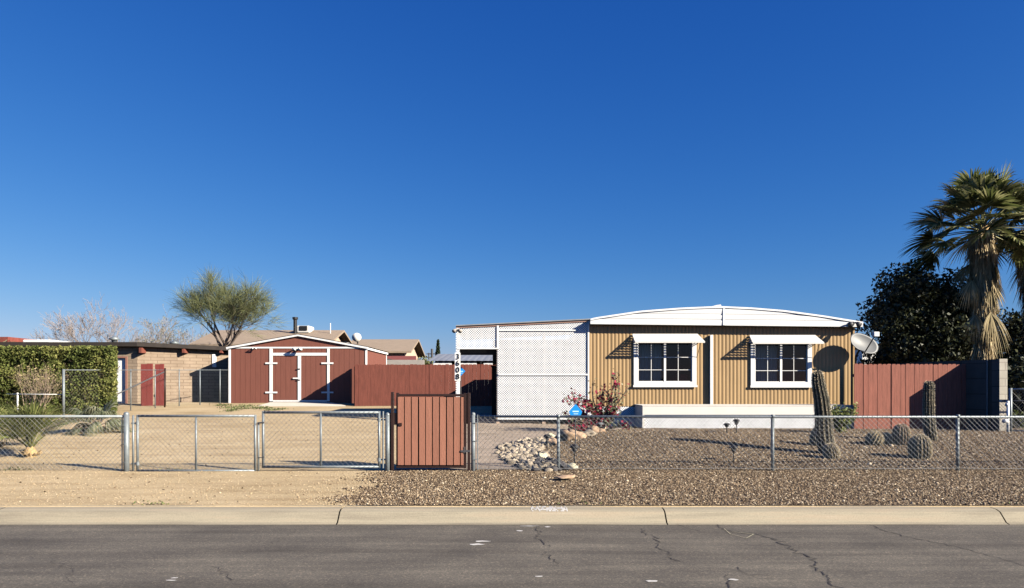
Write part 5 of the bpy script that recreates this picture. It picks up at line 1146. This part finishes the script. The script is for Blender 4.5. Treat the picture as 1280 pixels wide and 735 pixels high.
for px, py, s, me, lab in ((679, 573, .11, crm, 'cream yellow rock at the right side of the rock bed'), (716, 585.5, .085, crm, 'pale rock at the foot of the solar light nearest the street fence'),
    (692, 556, .16, tanm[0], 'tan boulder just right of the leftmost solar light'), (706, 551, .22, tanm[1], 'large tan boulder beside the fence post and rock bed'), (722, 548, .18, tanm[2], 'tan boulder under the blue yard sign'),
    (737, 545, .15, gm, 'pale grey rock right of the blue yard sign stake'), (745, 541, .18, tanm[0], 'tan boulder under the bougainvillea, left of a solar light'), (732, 539, .14, gm, 'grey rock half hidden under the bougainvillea'), (690, 548, .11, crm, 'small cream rock behind the leftmost solar light'),
    (713, 547, .12, gm, 'grey rock between the two large tan boulders'), (671, 567, .10, gm, 'rounded grey rock left of the cream yellow rock'), (752, 536, .12, crm, 'cream rock at the foot of the bougainvillea')):
    x, y = G(px, py); put_rock(me, 'rock', x, y, s, lab, sink=.45)
x, y = G(706, 601); put_rock(rock_mesh(50, 'flat_stone', M['tanstone'], .16), 'flat_stone', x, y, .125, 'flat pinkish stone lying on the gravel in front of the wire fence', 'stone', sink=.2, rot=(.05, -.05, .25))

# solar lights -----------------------------------------------------------
def solar(px, pyt, pyb, label, white=False):
    x, y = G(px, pyb); h = (pyb - pyt) * y / F; z0 = H(x, y); t = thing('solar_light', label, 'garden light', (x, y, z0), 'solar path lights')
    MB().tube([(x, y, z0 - .05), (x, y, z0 + h * .62)], .011, 8).build('stake', M['black'], t)
    b = MB(); b.tube([(x, y, z0 + h * .60), (x, y, z0 + h * .68), (x, y, z0 + h * .84)], [.018, .04, .05], 12); b.build('lens', M['dish'] if white else M['darkgrey'], t, True)
    b = MB(); b.tube([(x, y, z0 + h * .84), (x, y, z0 + h * .88), (x, y, z0 + h), (x, y, z0 + h * 1.01)], [.085, .082, .05, .012], 14); b.build('cap', M['dish'] if white else M['black'], t, True)
solar(684, 543, 562, 'solar path light at the inner edge of the rock bed'); solar(718, 555.5, 580.5, 'solar path light nearest the wire fence, right of the fence post'); solar(750, 528, 544, 'pale capped solar path light under the bougainvillea', True)
solar(917, 557, 577, 'short solar path light alone in the middle of the gravel'); solar(908.5, 529, 542, 'shorter left one of two stake lights before the white skirting'); solar(920.5, 524, 542, 'taller right one of two stake lights before the white skirting')
# ------------------------------------------------------------------ distant buildings
def gable_house(label, px0, px1, y0, y1, ridge_py, eave_z, gable_right=True, roofm=None, wallm=None):
    xl, xr = X(px0, y0), X(px1, y0); ym = (y0 + y1) / 2; zr = Z(ridge_py, ym); t = thing('distant_house', label, 'house', ((xl + xr) / 2, y0, 1))
    b = MB(); b.box(xl + .4, xr - .5, y0 + .5, y1 - .5, .9, eave_z); b.prism([(0, 0), (1, 0), (.5, 1)], 0, 0) if False else None
    b.add([(xr - .5, y0 + .5, eave_z), (xr - .5, y1 - .5, eave_z), (xr - .5, ym, zr - .12)], [(0, 1, 2)]); b.build('wall', wallm or M['stucco'], t)
    b = MB(); vs = [(xl, y0, eave_z - .08), (xr, y0, eave_z - .08), (xr, ym, zr), (xl, ym, zr), (xl, y1, eave_z - .08), (xr, y1, eave_z - .08)]
    vs += [(x, y, z + .12) for x, y, z in vs]; b.add(vs, [(1, 0, 3, 2), (2, 3, 4, 5), (6, 7, 8, 9), (9, 8, 11, 10), (0, 1, 7, 6), (1, 2, 8, 7), (2, 5, 11, 8), (3, 0, 6, 9), (4, 3, 9, 10)]); b.build('roof', roofm or M['tanroof'], t)
    return t
h1 = gable_house('tan shingle roofed house with a black chimney pipe behind the red shed', 236, 411, 43, 51, 415, Z(432, 43) + .05)
b = MB(); b.tube([(X(369, 46), 46, Z(418, 46)), (X(369, 46), 46, Z(400, 46)), (X(369, 46), 46, Z(399, 46)), (X(369, 46), 46, Z(396.5, 46))], [.11, .11, .17, .17], 12); b.build('chimney_pipe', M['black'], h1)
b = MB(); b.box(X(372.5, 46.3), X(388, 46.3), 46.0, 47.2, Z(416, 46), Z(407, 46)); cl = b.build('roof_cooler', M['offwhite'], h1, bevel=.06)
b = MB(); b.box(X(374.5, 46), X(384, 46), 45.96, 45.99, Z(413, 46), Z(407.4, 46)); b.build('louvre', M['black'], cl)
b = MB(); b.tube([(X(413, 46), 46, 1.5), (X(413, 46), 46, Z(404, 46))], .03, 6); tag(b.build('antenna_mast', M['white'], None), 'thin white antenna mast beside the gable of the tan roofed house', 'antenna')
h2 = gable_house('low tan roofed house between the red shed and the carport in the distance', 425, 514, 48, 56, 426.3, Z(440, 48) + .02)
b = MB(); cxx = X(447, 50); b.tube([(cxx, 50, Z(430, 50)), (cxx, 50, Z(418, 50))], .05, 8); b.build('vent_pipe', M['black'], h2)
b = MB(); b.tube([(cxx, 49.9, Z(422, 50)), (cxx, 49.7, Z(422, 50))], [.28, .3], 16); b.tube([(cxx - .05, 49.7, Z(422, 50)), (cxx - .05, 49.68, Z(422, 50))], .27, 16)
b.build('roof_dish', M['offwhite'], h2, True)
b = MB(); b.cap_ball((X(430, 49), 49, Z(431, 49)), .42, 14); b.build('roof_dome', M['metalroof'], h2, True)
t = thing('distant_house', 'small red tile roofed building behind the red picket fence', 'house', (X(500, 42), 42, 1))
MB().box(X(478, 42), X(519, 42), 42.2, 46, .9, Z(450, 42)).build('wall', M['stucco'], t)
b = MB(); vs = [(X(476, 42), 41.8, Z(450.6, 42)), (X(521, 42), 41.8, Z(450.6, 42)), (X(516, 43), 44.5, Z(444.5, 44)), (X(474, 43), 44.5, Z(444.5, 44))]; b.add(vs + [(x, y, z - .12) for x, y, z in vs], [(0, 1, 2, 3), (0, 4, 5, 1), (1, 5, 6, 2)]); b.build('roof', M['redtile'], t)
b = MB(); b.box(X(478, 38), X(530, 38), 38, 38.2, .9, Z(449.8, 38)); tag(b.build('garden_wall', M['greyblock'], None), 'grey block garden wall just above the top of the red picket fence', 'wall')
t = thing('metal_roof_shed', 'open shelter with a weathered grey corrugated metal roof behind the carport doorway', 'shelter', (X(575, 33), 33, 1))
b = MB(); x0, x1 = X(533, 32.4), X(700, 32.4); k = 60; vs = []
for i in range(k + 1):
    x = x0 + (x1 - x0) * i / k; dz = .006 * math.sin(i * 2.2); vs += [(x, 32.4, Z(451, 32.4) + dz), (x + .15, 36, Z(443, 36) + .02 + dz), ]
b.add(vs, [(2 * i, 2 * i + 2, 2 * i + 3, 2 * i + 1) for i in range(k)]); b.build('roof', M['metalroof'], t)
MB().box(x0, x1, 36, 36.1, .9, Z(446, 36)).build('back_wall', M['dark_room'], t)
for i in range(6): MB().box(x0 + .15 + i * 1.1, x0 + .23 + i * 1.1, 32.45, 32.53, .9, Z(452, 32.4)).build('post', M['dark_room'], t)
b = MB()
for i in range(6): b.box(x0 + .3 + i * 1.1, x0 + 1.1 + i * 1.1, 32.5, 32.54, .9, Z(453.5, 32.5))
b.build('white_panels', M['white'], t)
for px, py, yy, w in ((540, 436, 80, .13), (545, 440, 82, .11), (536, 441, 90, .08)):
    b = MB(); b.tube([(X(px, yy), yy, .8), (X(px, yy), yy, Z(py, yy))], w, 8); b.box(X(px, yy) - .6, X(px, yy) + .6, yy - .05, yy + .05, Z(py, yy) - .6, Z(py, yy) - .5)
    tag(b.build('utility_pole', M['darkgrey'], None), {540: 'tallest of the three distant utility poles left of the cypress', 545: 'distant utility pole closest to the cypress', 536: 'shortest distant utility pole farthest left of the cypress'}[px], 'pole', 'distant utility poles')
t = thing('distant_house', 'white walled building glimpsed behind the dark tree and satellite dish', 'house', (X(1100, 36), 36, 1))
MB().box(X(1078, 36), X(1190, 36), 36, 40, .9, Z(436, 36)).build('wall', M['white'], t)
MB().box(X(1076, 36), X(1192, 36), 35.8, 40.2, Z(436, 36), Z(433.5, 36)).build('roof', M['roofing'], t)

# ------------------------------------------------------------------ world, sun, camera
w = bpy.data.worlds.new('World'); sc.world = w; w.use_nodes = True; nt = w.node_tree; bg = nt.nodes['Background']
sky = nt.nodes.new('ShaderNodeTexSky'); sky.sky_type = 'NISHITA'; sky.sun_disc = False
el = math.asin(SUN.z); az = math.atan2(SUN.x, SUN.y)
sky.sun_elevation = el; sky.sun_rotation = az; sky.altitude = 350; sky.air_density = 1.0; sky.dust_density = .35; sky.ozone_density = 2.2
sp = nt.nodes.new('ShaderNodeSeparateColor'); cb = nt.nodes.new('ShaderNodeCombineColor'); nt.links.new(sky.outputs[0], sp.inputs[0])
def mth(op, a, v):
    n = nt.nodes.new('ShaderNodeMath'); n.operation = op; nt.links.new(a, n.inputs[0]); n.inputs[1].default_value = v; return n.outputs[0]
for i, (g_, k_) in enumerate(((1.75, .70), (1.1, .60), (.66, .80))):      # dry desert air: deeper, bluer zenith
    v = mth('POWER', mth('MULTIPLY', sp.outputs[i], .107), g_); nt.links.new(mth('MULTIPLY', v, k_ / .107), cb.inputs[i])
nt.links.new(cb.outputs[0], bg.inputs['Color']); bg.inputs['Strength'].default_value = .05
sl = bpy.data.lights.new('sun', 'SUN'); sl.energy = 5; sl.angle = R(.5); sl.color = (1, .915, .775)
so = bpy.data.objects.new('sun', sl); C.objects.link(so); so.rotation_euler = SUN.to_track_quat('Z', 'Y').to_euler(); so.location = (20, -10, 15)
cam = bpy.data.cameras.new('camera'); co = bpy.data.objects.new('camera', cam); C.objects.link(co); co.location = (0, 0, CH); co.rotation_euler = (R(90), 0, 0)
cam.sensor_width = 36; cam.lens = F / 1280 * 36; cam.shift_y = (HZ - 367.5) / 1280; cam.clip_end = 5000; cam.clip_start = .1; sc.camera = co
sc.view_settings.view_transform = 'Standard'; sc.view_settings.look = 'None'; sc.view_settings.exposure = 1.25; sc.view_settings.gamma = 1
sc.cycles.diffuse_bounces = 0; sc.cycles.glossy_bounces = 2; sc.cycles.transparent_max_bounces = 24
